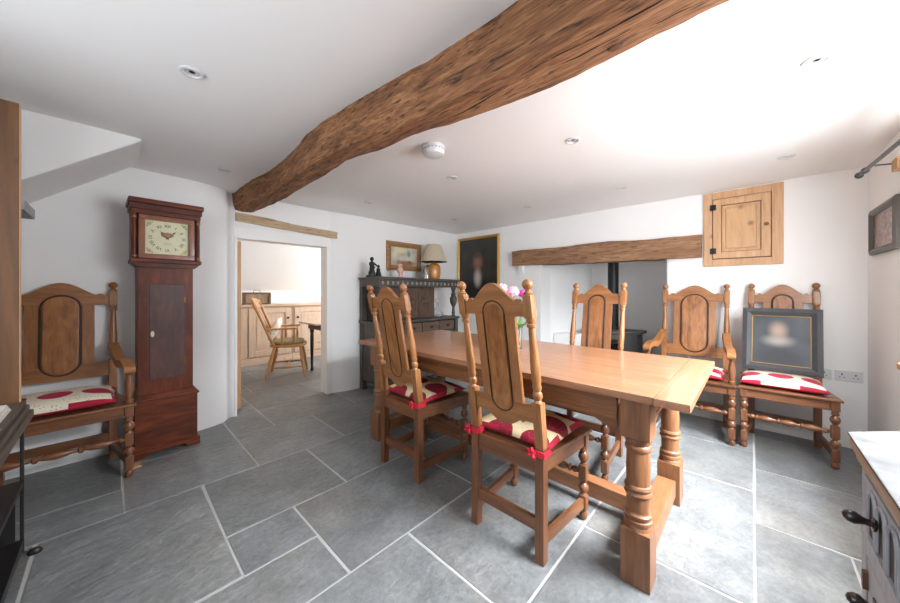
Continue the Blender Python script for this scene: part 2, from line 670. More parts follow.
row(-3.46, F_, (-0.75, 0.045))
row(F_, A, (-0.75, 0.045))
row(-3.46, G_, (0.045, 0.685))
row(G_, A, (0.045, 0.685, 1.31, 2.15, 2.95, 3.84))
row(-3.60, G_, (0.685, 0.99, 1.78, 2.6, 3.84))
row(A, B_, (-0.75, -0.247, 0.377))
row(A, Hh, (0.377, 0.999, 1.75, 2.65, 3.84))
row(Hh, B_, (0.377, 0.685))
row(B_, C_, (-0.75, -0.35, 0.685))
row(Hh, C_, (0.685, 1.52, 2.40, 3.15, 3.84))
row(C_, E_, (-0.75, 0.10, 0.994, 1.92, 2.80, 3.84))
row(E_, D_, (-0.75, -0.2, 0.70, 1.639, 2.60, 3.236, 3.84))
row(D_, 0.32, (-0.75, 0.3, 1.35, 2.26))
row(0.32, 0.62, (-0.75, 0.5, 1.5, 2.26))
row(D_, 0.62, (2.26, 2.946, 3.61, 3.84))
row(-2.0, -1.32, (3.84, 4.86))
row(-1.32, -0.62, (3.84, 4.86))
random.seed(4)
x = -3.60
for k in range(5):
    x2 = x - (0.68, 0.5, 0.62, 0.55, 0.75)[k]
    ys = [0.0 + 0.3 * ((k * 7) % 3), 0.99 if k == 0 else 0.9 + 0.23 * k]
    while ys[-1] < 4.0:
        ys.append(ys[-1] + random.uniform(0.6, 0.95))
    ys = [y for y in ys if y < 4.2]
    row(x2, x, ys)
    x = x2
mb = MB()
g = 0.0065
for (x0, x1, y0, y1) in tiles:
    j = [random.uniform(-0.004, 0.004) for _ in range(8)]
    mb.prism([(x0 + g + j[0], y0 + g + j[1]), (x1 - g + j[2], y0 + g + j[3]), (x1 - g + j[4], y1 - g + j[5]), (x0 + g + j[6], y1 - g + j[7])], -0.012, 0.0, 'XY', 0)
mb.box(-6.9, 1.0, -1.2, 5.1, -0.08, -0.0025, 0, 1)
struct(mb, 'floor', [M['slate'], M['grout']], 0)

# ceiling: soft uneven plaster which rolls down slightly towards the walls
mb = MB()
nx, ny = 60, 64


def ceil_z(x, y):
    d = min(abs(x - XR), abs(YF - y), abs(x + 3.5))
    return HC - 0.06 * math.exp(-(max(d, 0) / 0.22) ** 1.5) + 0.006 * noise.noise(Vector((x * 1.3, y * 1.3, 0)))


grid = [[mb.bm.verts.new((-3.8 + 4.45 * i / nx, -0.85 + 4.75 * j_ / ny, ceil_z(-3.8 + 4.45 * i / nx, -0.85 + 4.75 * j_ / ny))) for j_ in range(ny + 1)] for i in range(nx + 1)]
for i in range(nx):
    for j_ in range(ny):
        mb.bm.faces.new((grid[i][j_], grid[i][j_ + 1], grid[i + 1][j_ + 1], grid[i + 1][j_]))
mb.box(-3.8, 0.80, -1.1, 4.1, 2.30, 2.36)
struct(mb, 'ceiling', M['ceil'], 60)

# left wall with the doorway through it; the plaster rounds off before the door
DY0, DY1, DZ = 0.80, 1.74, 1.79
poly = [(-3.40, -1.1), (-3.40, 0.40), (-3.41, 0.52), (-3.435, 0.62), (-3.48, 0.70), (-3.55, 0.745), (-3.56, DY0), (-3.70, DY0), (-3.70, -1.1)]
mb = MB()
mb.prism(poly, -0.02, 2.3, 'XY')
mb.prism([(-3.56, DY1), (-3.53, 1.83), (-3.50, 1.93), (-3.49, 2.04), (-3.49, 4.1), (-3.70, 4.1), (-3.70, DY1)], -0.02, 2.3, 'XY')
mb.box(-3.70, -3.56, DY0, DY1, DZ, 2.3)
struct(mb, 'wall_left', M['white'], 50)

# fireplace wall with its deep recess
FX0, FX1, FZ = -2.0, -0.64, 1.54
mb = MB()
mb.box(-3.80, FX0, YF, 4.1, -0.02, 2.3)
right = [(FX1, YF + 0.05), (FX1 + 0.015, YF + 0.015), (FX1 + 0.05, YF), (0.80, YF), (0.80, 4.1), (FX1, 4.1)]
mb.prism(right, -0.02, FZ, 'XY')
mb.box(FX0, 0.80, YF, 4.1, FZ, 2.3)
mb.prism([(FX0, 4.1), (-1.72, 4.85), (-1.72, 5.0), (-2.2, 5.0), (-2.2, 4.1)], -0.02, 1.9, 'XY')
mb.prism([(FX1, 4.1), (-0.80, 4.85), (-0.80, 5.0), (-0.4, 5.0), (-0.4, 4.1)], -0.02, 1.9, 'XY')
mb.box(-2.2, -0.4, 4.85, 5.0, -0.02, 1.9)
mb.box(-2.2, -0.4, 4.1, 5.0, 1.8, 1.9)
struct(mb, 'wall_back', M['white'], 40)
mb = MB()
mb.box(-1.97, -1.70, 4.12, 4.55, 0.0, 0.62, 0.02)
mb.warp(lambda c: (c.x + (c.y - 4.12) * 0.36, c.y, c.z))
struct(mb, 'trim_3', M['white'])
mb = MB()
mb.prism([(YF, 1.40), (YF, 1.535), (YF - .05, 1.535), (YF - .045, 1.50)], -2.31, -2.24, 'YZ', 0, .006)
struct(mb, 'trim_5', M['white'])

# window wall on the right
WY0, WY1, WZ0, WZ1 = 1.10, 2.86, 0.80, 1.97
mb = MB()
mb.box(XR, 0.80, -1.1, WY0, -0.02, 2.3)
mb.box(XR, 0.80, WY1, 4.1, -0.02, 2.3)
mb.box(XR, 0.80, WY0, WY1, -0.02, WZ0)
mb.box(XR, 0.80, WY0, WY1, WZ1, 2.3)
struct(mb, 'wall_right', M['white'])

# near wall behind the camera with an opening added for the fill lamp
NX0, NX1 = -1.85, -0.15
mb = MB()
mb.box(-3.80, NX0, -1.0, YN, -0.02, 2.3)
mb.box(NX1, 0.80, -1.0, YN, -0.02, 2.3)
mb.box(NX0, NX1, -1.0, YN, -0.02, 0.85)
mb.box(NX0, NX1, -1.0, YN, 1.98, 2.3)
struct(mb, 'wall_near', M['white'])


def window_frame(name, axis, a0, a1, z0, z1, p0, p1):
    mb = MB()

    def bx(u0, u1, w0, w1, d0=p0, d1=p1):
        if axis == 'Y':
            mb.box(d0, d1, u0, u1, w0, w1, 0.004)
        else:
            mb.box(u0, u1, d0, d1, w0, w1, 0.004)
    f = 0.05
    bx(a0, a0 + f, z0, z1)
    bx(a1 - f, a1, z0, z1)
    bx(a0 + f, a1 - f, z0, z0 + f)
    bx(a0 + f, a1 - f, z1 - f, z1)
    m_ = (a0 + a1) / 2
    bx(m_ - 0.03, m_ + 0.03, z0 + f, z1 - f)
    for h_ in (0.36, 0.68):
        zz = z0 + (z1 - z0) * h_
        bx(a0 + f, m_ - 0.03, zz - 0.011, zz + 0.011)
        bx(m_ + 0.03, a1 - f, zz - 0.011, zz + 0.011)
    o = struct(mb, name, M['paint'])
    mb = MB()
    pm = (p0 + p1) / 2
    for (u0, u1) in ((a0 + f, m_ - 0.03), (m_ + 0.03, a1 - f)):
        if axis == 'Y':
            mb.box(pm - 0.002, pm + 0.002, u0, u1, z0 + f, z1 - f)
        else:
            mb.box(u0, u1, pm - 0.002, pm + 0.002, z0 + f, z1 - f)
    mb.build('pane', M['pane'], o, 0)


window_frame('window_1', 'Y', WY0, WY1, WZ0, WZ1, 0.745, 0.79)
window_frame('added_window', 'X', NX0, NX1, 0.85, 1.98, -0.98, -0.93)  # unseen window, added to let the rear fill in
mb = MB()
mb.box(0.56, 0.74, WY0 - 0.03, WY1 + 0.03, 0.765, 0.80, 0.006)
struct(mb, 'trim_4', M['pineY'])

# stair soffit boxed in under the ceiling at the left
mb = MB()
mb.prism([(0.13, 2.3), (0.13, 2.145), (-0.76, 1.44), (-0.76, 2.3)], -3.45, -2.85, 'YZ', 0, 0.018)
struct(mb, 'trim_1', M['white'])

# doorway lining: white painted frame, pine door leaf folded back into the far room
mb = MB()
mb.box(-3.70, -3.545, DY0 - 0.01, DY0 + 0.014, 0, DZ - 0.10, 0.004)
mb.box(-3.70, -3.545, DY1 - 0.05, DY1 + 0.005, 0, DZ - 0.10, 0.004)
mb.box(-3.70, -3.545, DY0 - 0.01, DY1 + 0.005, DZ - 0.10, DZ + 0.005, 0.004)
dr = struct(mb, 'door_1', M['paint'])
mb = MB()
mb.box(-4.5, -3.71, DY0 + 0.032, DY0 + 0.084, 0.01, DZ - 0.11, 0.003)
mb.build('door_leaf', M['pineZ'], dr)

# far room shell
mb = MB()
mb.box(-6.40, -6.25, -0.3, 4.4, -0.02, 1.22)
mb.prism([(-6.40, 1.20), (-6.25, 1.20), (-5.05, 2.36), (-3.65, 2.36), (-3.65, 2.56), (-5.06, 2.56), (-6.40, 1.26)], -0.3, 4.4, 'XZ')
mb.box(-6.40, -3.65, -0.3, -0.1, -0.02, 2.5)
mb.box(-6.40, -5.75, 4.2, 4.35, -0.02, 2.5)
mb.box(-4.05, -3.60, 4.1, 4.35, -0.02, 2.5)
mb.box(-5.75, -4.05, 4.2, 4.35, -0.02, 0.85)
mb.box(-5.75, -4.05, 4.2, 4.35, 2.1, 2.5)
struct(mb, 'wall_far', M['white'], 40)

# ------------------------------------------------------------------ timbers
# great curved ceiling beam
secs = [(0.62, .95, .94, 1.945, 1.135, 1.15), (-0.05, .95, .937, 1.95, 1.13, 1.145), (-0.30, .945, .935, 1.95, 1.135, 1.15), (-0.55, .941, .938, 1.95, 1.135, 1.15),
        (-0.82, .921, .945, 1.952, 1.118, 1.14), (-0.99, .908, .945, 1.957, 1.085, 1.12), (-1.14, .881, .93, 1.96, 1.055, 1.10), (-1.30, .866, .91, 1.962, 1.04, 1.09), (-1.46, .848, .89, 1.964, 1.03, 1.085),
        (-1.61, .838, .875, 1.965, 1.01, 1.08), (-1.79, .822, .855, 1.965, .975, 1.06), (-2.02, .826, .85, 1.968, .985, 1.06), (-2.24, .85, .86, 1.97, .995, 1.06), (-2.54, .876, .872, 1.97, 1.005, 1.06), (-2.9, .878, .87, 1.968, 1.005, 1.06),
        (-3.2, .825, .835, 1.962, .99, 1.05), (-3.45, .765, .80, 1.955, .96, 1.03), (-3.62, .735, .79, 1.95, .95, 1.02)]


def beam_ring(s):
    x, yl, ylb, zb, yrb, yr = s
    zt = 2.25
    P = []
    # left face down, round corner, bottom, round corner, right face up
    for t in (0, .25, .5, .75, .9):
        P.append((yl + (ylb - yl) * t, zt + (zb + 0.02 - zt) * t))
    rr = min(0.010, (yrb - ylb) * 0.35)
    P.append((ylb + rr * 0.3, zb + rr * 0.3))
    for t in (0.15, 0.38, 0.62, 0.85):
        P.append((ylb + (yrb - ylb) * t, zb - 0.004 * math.sin(t * PI)))
    P.append((yrb - rr * 0.25, zb + rr * 0.3))
    for t in (.1, .3, .6, 1):
        P.append((yrb + (yr - yrb) * t, zb + 0.02 + (zt - zb - 0.02) * t))
    return [(x, p[0], p[1]) for p in P]


dense = []
for a, b in zip(secs[:-1], secs[1:]):
    n_ = max(2, int(abs(b[0] - a[0]) / 0.03))
    for k in range(n_):
        t = k / n_
        t2 = t * t * (3 - 2 * t) * 0.5 + t * 0.5
        dense.append(tuple(a[q] + (b[q] - a[q]) * (t if q == 0 else t2) for q in range(6)))
dense.append(secs[-1])
mb = MB()
rings = []
for s in dense:
    ring = []
    for p in beam_ring(s):
        v = Vector(p)
        n_ = noise.noise(Vector((p[0] * 5, p[1] * 16, p[2] * 16))) * 0.009 + noise.noise(Vector((p[0] * 16, p[1] * 40, p[2] * 40))) * 0.004
        cy, cz = (s[1] + s[5]) / 2, 2.12
        d = Vector((0, p[1] - cy, p[2] - cz)).normalized()
        ring.append(mb.bm.verts.new(v + d * n_))
    rings.append(ring)
for a, b in zip(rings[:-1], rings[1:]):
    for k in range(len(a) - 1):
        mb.bm.faces.new((a[k], a[k + 1], b[k + 1], b[k]))
    mb.bm.faces.new((a[-1], a[0], b[0], b[-1]))
mb.bm.faces.new(rings[0])
mb.bm.faces.new(rings[-1][::-1])
o = mb.build('ceiling_beam', M['beamX'], None, 42)
tag(o, 'huge gnarled old oak beam running across the white ceiling', 'beam')


def under_beam(x, y):
    """height of the beam's rough underside at x, y"""
    z = 1.9475
    n_ = noise.noise(Vector((x * 5, y * 16, z * 16))) * 0.009 + noise.noise(Vector((x * 16, y * 40, z * 40))) * 0.004
    return z - n_ * 0.95


mb = MB()
for (xa, xb, ya, yb_, r_) in ((-0.62, 0.35, 1.0, 0.985, .0035), (-0.50, -0.12, 1.045, 1.035, .0022), (-0.95, -0.62, 1.03, 1.015, .0022), (-0.2, 0.3, 1.07, 1.06, .002)):
    pts = []
    for k in range(41):
        u = k / 40
        x_, y_ = xa + (xb - xa) * u, ya + (yb_ - ya) * u + 0.006 * noise.noise(Vector((u * 5, ya * 9, 0)))
        pts.append((x_, y_, under_beam(x_, y_)))
    mb.tube(pts, [r_ * (0.35 + 0.65 * math.sin(PI * k / 40)) for k in range(41)], 6)
mb.build('crack', plain('crack_dark', (34, 20, 12), .9), o)
mb = MB()
zk = under_beam(-.31, 1.085)
mb.lathe([(-.012, .016), (.004, .014), (.006, .009), (.004, 0)], (-.31, 1.085, zk), (0, 0, -1), 14, sx=1.5)
mb.build('knot', M['rust'], o)


def rough_timber(name, sx, sec, mat, label, n_=40, amp=0.006, axis='X'):
    """sec(t) -> (y0, y1, z0, z1); runs along X (or Y) between sx[0] and sx[1]"""
    mb = MB()
    rings = []
    for k in range(n_ + 1):
        t = k / n_
        p = sx[0] + (sx[1] - sx[0]) * t
        a0, a1, z0, z1 = sec(t)
        ring = []
        m_ = 6
        loop = [(a0 + (a1 - a0) * q / m_, z0) for q in range(m_)] + [(a1, z0 + (z1 - z0) * q / m_) for q in range(m_)] + \
               [(a1 - (a1 - a0) * q / m_, z1) for q in range(m_)] + [(a0, z1 - (z1 - z0) * q / m_) for q in range(m_)]
        ca, cz = (a0 + a1) / 2, (z0 + z1) / 2
        for (a_, z_) in loop:
            nn = noise.noise(Vector((p * 4, a_ * 20, z_ * 20))) * amp + noise.noise(Vector((p * 14, a_ * 50, z_ * 50))) * amp * 0.5
            ca_, cz_ = a_ + (a_ - ca) / (abs(a1 - a0)) * nn * 2, z_ + (z_ - cz) / (abs(z1 - z0)) * nn * 2
            ring.append(mb.bm.verts.new((p, ca_, cz_) if axis == 'X' else (ca_, p, cz_)))
        rings.append(ring)
    for a, b in zip(rings[:-1], rings[1:]):
        L_ = len(a)
        for k in range(L_):
            mb.bm.faces.new((a[k], a[(k + 1) % L_], b[(k + 1) % L_], b[k]))
    mb.bm.faces.new(rings[0])
    mb.bm.faces.new(rings[-1][::-1])
    o = mb.build(name, mat, None, 45)
    return tag(o, label, 'beam')


rough_timber('fireplace_lintel', (-2.385, -0.345),
             lambda t: (YF - 0.07, YF + 0.15, 1.532 - 0.03 * t, 1.722 - 0.018 * t + 0.016 * math.sin(t * PI) + 0.008 * math.sin(t * 14)), M['hearth'],
             'long rustic oak lintel beam above the fireplace recess')
rough_timber('door_lintel', (0.80, 1.93), lambda t: (-3.58, -3.535, 1.85 - 0.058 * t, 1.928 - 0.064 * t + 0.005 * math.sin(t * 9)), M['lintel'],
             'thin pale weathered timber set in the wall above the doorway', 30, 0.004, 'Y')

# ------------------------------------------------------------------ chairs
def vase(z0, z1, r0, r1):
    """a turned section between two blocks: ring, swelling, ring"""
    h = z1 - z0
    return [(z0, r0 * .75), (z0 + h * .06, r0), (z0 + h * .14, r0), (z0 + h * .18, r0 * .7), (z0 + h * .3, r1 * .8), (z0 + h * .5, r1), (z0 + h * .68, r1 * .84), (z0 + h * .82, r0 * .7), (z0 + h * .86, r0), (z0 + h * .94, r0), (z1, r0 * .75)]


def bobbin(z0, z1, n, r0, r1):
    P = []
    h = (z1 - z0) / n
    for k in range(n):
        a = z0 + k * h
        P += [(a, r0), (a + h * .2, (r0 + r1) / 2 * 1.05), (a + h * .5, r1), (a + h * .8, (r0 + r1) / 2 * 1.05)]
    P.append((z1, r0))
    return P


def capsule(w_, z0, z1, n=14):
    r = w_ / 2
    P = [(r * math.cos(PI * k / n), z1 - r + r * math.sin(PI * k / n)) for k in range(n + 1)]
    P += [(-r * math.cos(PI * k / n), z0 + r - r * math.sin(PI * k / n)) for k in range(n + 1)]
    return P


def make_chair(label, loc, rotz, wr=0.40, wf=0.46, d=0.44, arms=False, splat=0.215, group=None, lean=0.12, cap=0.56, hs=1.0, cat='chair', name='dining_chair'):
    """carved high-back joined chair facing local +Y, origin on the floor at its middle"""
    t = thing(name, label, cat, loc, (0, 0, rotz), group)
    yb, yf = -d / 2, d / 2
    lw = 0.042

    def lf(c):
        k = max(0.0, c.z - 0.50)
        return (c.x, c.y - lean * (k / 0.73) ** 1.15, c.z if c.z < 0.7 else 0.7 + (c.z - 0.7) * hs)
    xp = wr / 2 - lw / 2
    ypc = yb + lw / 2
    for s in (-1, 1):
        mb = MB()
        x = s * xp
        mb.box(x - lw / 2, x + lw / 2, yb, yb + lw, 0, 0.50, 0.003)
        mb.build('back_leg', M['darkZ'], t)
        mb = MB()
        mb.box(x - lw / 2, x + lw / 2, yb, yb + lw, 0.499, 0.705, 0.003)
        mb.lathe([(0.70, .021), (0.715, .014), (0.73, .021), (0.745, .021), (0.755, .015), (0.775, .021), (0.79, .0165), (0.80, .020), (0.86, .021), (0.96, .0165), (1.04, .0135), (1.045, .020), (1.055, .020), (1.06, .014), (1.068, .020), (1.082, .020)], (x, ypc, 0), seg=16)
        mb.box(x - lw / 2, x + lw / 2, yb, yb + lw, 1.08, 1.185, 0.007)
        mb.lathe([(1.18, .018), (1.19, .021), (1.196, .016), (1.20, .0125), (1.207, .0125), (1.213, .019), (1.224, .0235), (1.234, .0225), (1.243, .016), (1.249, .007), (1.25, 0)], (x, ypc, 0), seg=16)
        mb.warp(lf)
        mb.build('back_post', M['oakZ'], t)
    wi = xp - lw / 2
    # crest rail: shoulders and a central hump
    top = []
    n_ = 28
    for k in range(n_ + 1):
        u = -1 + 2 * k / n_
        a = abs(u)
        z = 1.150
        if a < 0.74:
            z = 1.156 + 0.082 * (math.cos(a / 0.74 * PI) * 0.5 + 0.5) ** 0.68
        elif a < 0.90:
            z = 1.156 + 0.013 * math.sin((a - 0.74) / 0.16 * PI)
        top.append((u * wi, z))
    poly = [(-wi, 1.088)] + top + [(wi, 1.088)]
    mb = MB()
    mb.prism(poly, yb + 0.009, yb + 0.033, 'XZ', 0, 0.003)
    mb.warp(lf)
    mb.build('crest_rail', M['oakX'], t)
    # lower back rail with a scalloped lower edge
    bot = []
    for k in range(n_ + 1):
        u = 1 - 2 * k / n_
        a = abs(u)
        z = 0.605 - 0.045 * max(0, math.cos(min(a / 0.55, 1) * PI / 2)) ** 0.8 if not arms else 0.592
        if not arms and 0.55 < a < 0.72:
            z -= 0.012 * math.sin((a - 0.55) / 0.17 * PI)
        bot.append((u * wi, z))
    mb = MB()
    mb.prism([(-wi, 0.685), (wi, 0.685)] + bot, yb + 0.009, yb + 0.033, 'XZ', 0, 0.003)
    mb.warp(lf)
    mb.build('lower_rail', M['oakX'], t)
    # splat with its capsule panel
    cw = splat * cap
    mb = MB()
    for s in (-1, 1):
        mb.box(min(s * cw * .5, s * splat / 2), max(s * cw * .5, s * splat / 2), yb + 0.010, yb + 0.031, 0.684, 1.095, 0.003)
    mb.box(-cw * .5, cw * .5, yb + 0.014, yb + 0.027, 0.684, 1.09)
    mb.warp(lf)
    sp = mb.build('splat', M['oakZ'], t)
    cz0, cz1 = 0.625, 1.155
    mb = MB()
    mb.prism(capsule(cw * .86, cz0 + .012, cz1 - .012), yb + 0.0065, yb + 0.0355, 'XZ', 0, 0.004)
    mb.warp(lf)
    mb.build('panel', M['panel'], sp)
    mb = MB()
    for yy in (yb + 0.009, yb + 0.033):
        mb.tube([(p[0], yy, p[1]) for p in capsule(cw * .97, cz0, cz1, 12)], 0.0055 if yy > yb + .02 else .0032, 6, True)
    mb.warp(lf)
    mb.build('moulding', M['groove'], sp)
    # seat and rails
    mb = MB()
    mb.prism([(-wr / 2 + .001, yb + lw + 0.002), (wr / 2 - .001, yb + lw + 0.002), (wf / 2 + 0.012, yf + 0.014), (-wf / 2 - 0.012, yf + 0.014)], 0.448, 0.468, 'XY', 0, 0.006)
    mb.build('seat', M['darkX'], t)
    xf = wf / 2 - lw / 2
    mb = MB()
    mb.box(-xf + lw / 2, xf - lw / 2, yf - 0.034, yf - 0.010, 0.385, 0.448, 0.003)
    mb.build('seat_rail', M['darkX'], t)
    mb = MB()
    mb.box(-xp + lw / 2, xp - lw / 2, yb + 0.008, yb + 0.034, 0.385, 0.462, 0.003)
    mb.build('seat_rail', M['darkX'], t)
    for s in (-1, 1):
        mb = MB()
        mb.bar((s * xp, yb + lw, 0.416), (s * xf, yf - lw, 0.416), 0.024, 0.063, 0.003)
        mb.build('seat_rail', M['darkY'], t)
    # turned front legs
    for s in (-1, 1):
        mb = MB()
        x, y = s * xf, yf - lw / 2
        h = lw / 2
        mb.lathe([(0, .012), (0.006, .018), (0.022, .021), (0.034, .018), (0.042, .013), (0.05, .018)], (x, y, 0), seg=16)
        mb.box(x - h, x + h, y - h, y + h, 0.048, 0.13, 0.008)
        mb.lathe([(0.128, .016), (0.138, .011), (0.148, .021), (0.162, .0265), (0.176, .023), (0.189, .011), (0.2, .017)], (x, y, 0), seg=16)
        mb.box(x - h, x + h, y - h, y + h, 0.198, 0.285, 0.008)
        mb.lathe([(0.283, .015), (0.294, .011), (0.304, .019), (0.322, .0265), (0.34, .022), (0.353, .012), (0.358, .019), (0.368, .019), (0.374, .016), (0.39, .018)], (x, y, 0), seg=16)
        mb.box(x - h, x + h, y - h, y + h, 0.385, 0.448, 0.003)
        if arms:
            mb.lathe([(0.466, .016), (0.478, .022), (0.49, .022), (0.498, .015), (0.52, .018), (0.56, .023), (0.59, .022), (0.63, .016), (0.65, .015), (0.655, .021), (0.668, .021), (0.674, .016), (0.70, .018)], (x, y, 0), seg=16)
            # the arm: rises from the back post, dips, and scrolls over the front support
        mb.build('leg', M['darkZ'], t)
    if arms:
        for s in (-1, 1):
            mb = MB()
            pr = []
            y0, y1 = yb + lw, yf + 0.022
            n2 = 16
            up, dn = [], []
            for k in range(n2 + 1):
                u = k / n2
                y = y0 + (y1 - y0) * u
                zc = 0.800 - 0.105 * math.sin(min(u / 0.75, 1) * PI / 2) + (0.022 * math.sin((u - 0.55) / 0.45 * PI) if u > 0.55 else 0)
                th = 0.020 + 0.006 * math.sin(u * PI)
                up.append((y, zc + th))
                dn.append((y, zc - th))
            # scroll end
            yc, zc = y1, up[-1][1] - 0.026
            scroll = [(yc + 0.026 * math.sin(q), zc + 0.026 * math.cos(q)) for q in [PI * 0.15 * k for k in range(1, 9)]]
            mb.prism(up + scroll + dn[::-1], -0.027, 0.027, 'YZ', 0, 0.005)

            def place(c, s=s):
                u = (c.y - y0) / (y1 - y0)
                return (c.x + s * (xp + (xf - xp) * min(max(u, 0), 1)), c.y, c.z)
            mb.warp(place)
            mb.build('arm', M['oakY'], t)
    # stretchers
    mb = MB()
    L_ = xf - lw / 2
    P = [(-L_, .011), (-L_ + .012, .013), (-L_ + .02, .019), (-L_ + .03, .013)]
    nb = 3
    for k in range(nb):
        a0 = -L_ + .035 + (2 * L_ - .07) * k / nb
        a1 = -L_ + .035 + (2 * L_ - .07) * (k + 1) / nb
        hh = a1 - a0
        P += [(a0 + hh * .06, .010), (a0 + hh * .2, .017), (a0 + hh * .42, .0225), (a0 + hh * .64, .017), (a0 + hh * .78, .010), (a0 + hh * .82, .019), (a0 + hh * .90, .019), (a0 + hh * .94, .010)]
    P += [(L_ - .022, .018), (L_ - .012, .013), (L_, .011)]
    mb.lathe(P, (0, yf - lw / 2, 0.243), (1, 0, 0), 14)
    mb.build('stretcher', M['darkX'], t)
    mb = MB()
    mb.box(-xp + lw / 2, xp - lw / 2, yb + 0.010, yb + 0.034, 0.13, 0.185, 0.003)
    mb.build('stretcher', M['darkX'], t)
    for s in (-1, 1):
        mb = MB()
        mb.bar((s * xp, yb + lw, 0.092), (s * xf, yf - lw, 0.092), 0.022, 0.050, 0.003)
        mb.build('stretcher', M['darkY'], t)
    return t


def make_cushion(label, loc, rotz, wx, wy, th, mat, group, ties=None, tilt=0.0):
    t = thing('seat_cushion', label, 'cushion', loc, (tilt, 0, rotz), group)
    mb = MB()
    n_ = 26
    rows = {}
    for side in (0, 1):
        for i in range(n_ + 1):
            for j_ in range(n_ + 1):
                u, v = -1 + 2 * i / n_, -1 + 2 * j_ / n_
                edge = i in (0, n_) or j_ in (0, n_)
                if edge and side == 1:
                    rows[(1, i, j_)] = rows[(0, i, j_)]
                    continue
                f = ((1 - abs(u) ** 3.2) * (1 - abs(v) ** 3.2)) ** 0.5
                k1 = 1 - 0.045 * (1 - v * v) * abs(u)
                k2 = 1 - 0.045 * (1 - u * u) * abs(v)
                wob = 0.004 * noise.noise(Vector((u * 2 + loc[0] * 3, v * 2, 1)))
                z = th * (0.35 + 0.65 * f) + wob * f if side == 0 else th * 0.35 * (1 - f)
                rows[(side, i, j_)] = mb.bm.verts.new((u * wx / 2 * k1, v * wy / 2 * k2, z))
    for side in (0, 1):
        for i in range(n_):
            for j_ in range(n_):
                q = [rows[(side, i, j_)], rows[(side, i + 1, j_)], rows[(side, i + 1, j_ + 1)], rows[(side, i, j_ + 1)]]
                f = mb.bm.faces.new(q if side == 0 else q[::-1])
                zc = sum(v.co.z for v in q) / 4
                f.material_index = 1 if side == 1 or zc < th * 0.5 else 0
    mb.build('cover', [mat, M['red']], t, 0).data.polygons.foreach_set('use_smooth', [True] * (2 * n_ * n_))
    if ties:
        for (x, y, z, sx, sy) in ties:
            mb = MB()
            # ribbon wrapped round the post, with a loose bow
            pts = [(x - sx, y - sy, z), (x + sx, y - sy, z), (x + sx, y + sy, z), (x - sx, y + sy, z)]
            mb.tube(pts, 0.007, 6, True)
            for dz_ in (-.009, .009):
                mb.tube([(p[0], p[1], p[2] + dz_) for p in pts], 0.006, 6, True)
            yb_ = y - sy - 0.004
            xk = x - sx * .75
            mb.lathe([(-.012, 0), (-.008, .010), (.004, .012), (.010, 0)], (xk, yb_, z), (0, -1, 0), 8)
            for (ex, ez) in ((-.026, .014), (-.030, -.012), (-.006, .026), (.006, -.024)):
                mb.tube([(xk, yb_ - .004, z), (xk + ex * .55, yb_ - .009, z + ez * .55), (xk + ex, yb_ - .003, z + ez)], [.005, .009, .005], 6)
            mb.build('tie', M['tie'], t)
    return t


GR = 'carved oak dining chairs'
CH1 = (-0.848, 1.485, 0)
make_chair('carved oak dining chair nearest the camera, seen from behind at the table', CH1, 0, group=GR, hs=0.965)
CH2 = (-1.682, 1.505, 0)
make_chair('carved oak dining chair seen from behind at the far left of the table', CH2, 0, group=GR, hs=0.955)
CH3 = (-0.877, 2.31, 0)
make_chair('carved oak dining chair across the table, in front of the stove', CH3, PI, group=GR)
CH5 = (0.176, 3.50, 0)
make_chair('oak side chair against the wall with a dark portrait propped on it', CH5, PI, wr=0.41, wf=0.49, d=0.42, group=GR, lean=0.085, splat=0.225)
CH4 = (-0.395, 3.475, 0)
make_chair('oak armchair between the fireplace recess and the chair holding a portrait', CH4, PI, wr=0.50, wf=0.60, d=0.45, arms=True, splat=0.315, cap=0.66, group='oak armchairs', lean=0.085, name='oak_armchair', cat='armchair')
CH6 = (-3.10, -0.235, 0)
make_chair('oak armchair against the left wall beside the tall clock', CH6, -PI / 2, wr=0.52, wf=0.66, d=0.46, arms=True, splat=0.30, cap=0.60, group='oak armchairs', lean=0.06, name='oak_armchair', cat='armchair')

GC = 'red and cream seat cushions'
TI = [(-0.179, -0.211, 0.012, 0.027, 0.027), (0.179, -0.211, 0.012, 0.027, 0.027)]
make_cushion('wine red and cream cushion tied onto the chair nearest the camera', (CH1[0], CH1[1] + 0.012, 0.468), 0, 0.43, 0.40, 0.075, M['cushB'], GC, TI)
make_cushion('wine red and cream cushion on the chair at the far left of the table', (CH2[0], CH2[1] + 0.012, 0.468), 0, 0.43, 0.40, 0.075, M['cushB'], GC, TI[1:])
make_cushion('cushion on the chair across the table, mostly hidden by the table top', (CH3[0], CH3[1] - 0.012, 0.468), PI, 0.43, 0.38, 0.06, M['cushB'], GC)
make_cushion('red medallion cushion under the portrait on the chair by the sockets', (CH5[0] - 0.025, CH5[1] - 0.025, 0.468), PI, 0.46, 0.385, 0.085, M['cushA'], GC)
make_cushion('red medallion cushion on the armchair by the fireplace recess', (CH4[0], CH4[1] - 0.01, 0.468), PI, 0.47, 0.38, 0.075, M['cushA'], GC)
make_cushion('red medallion cushion on the armchair beside the tall clock', (CH6[0] + 0.025, CH6[1], 0.468), -PI / 2, 0.51, 0.42, 0.095, M['cushA'], GC)

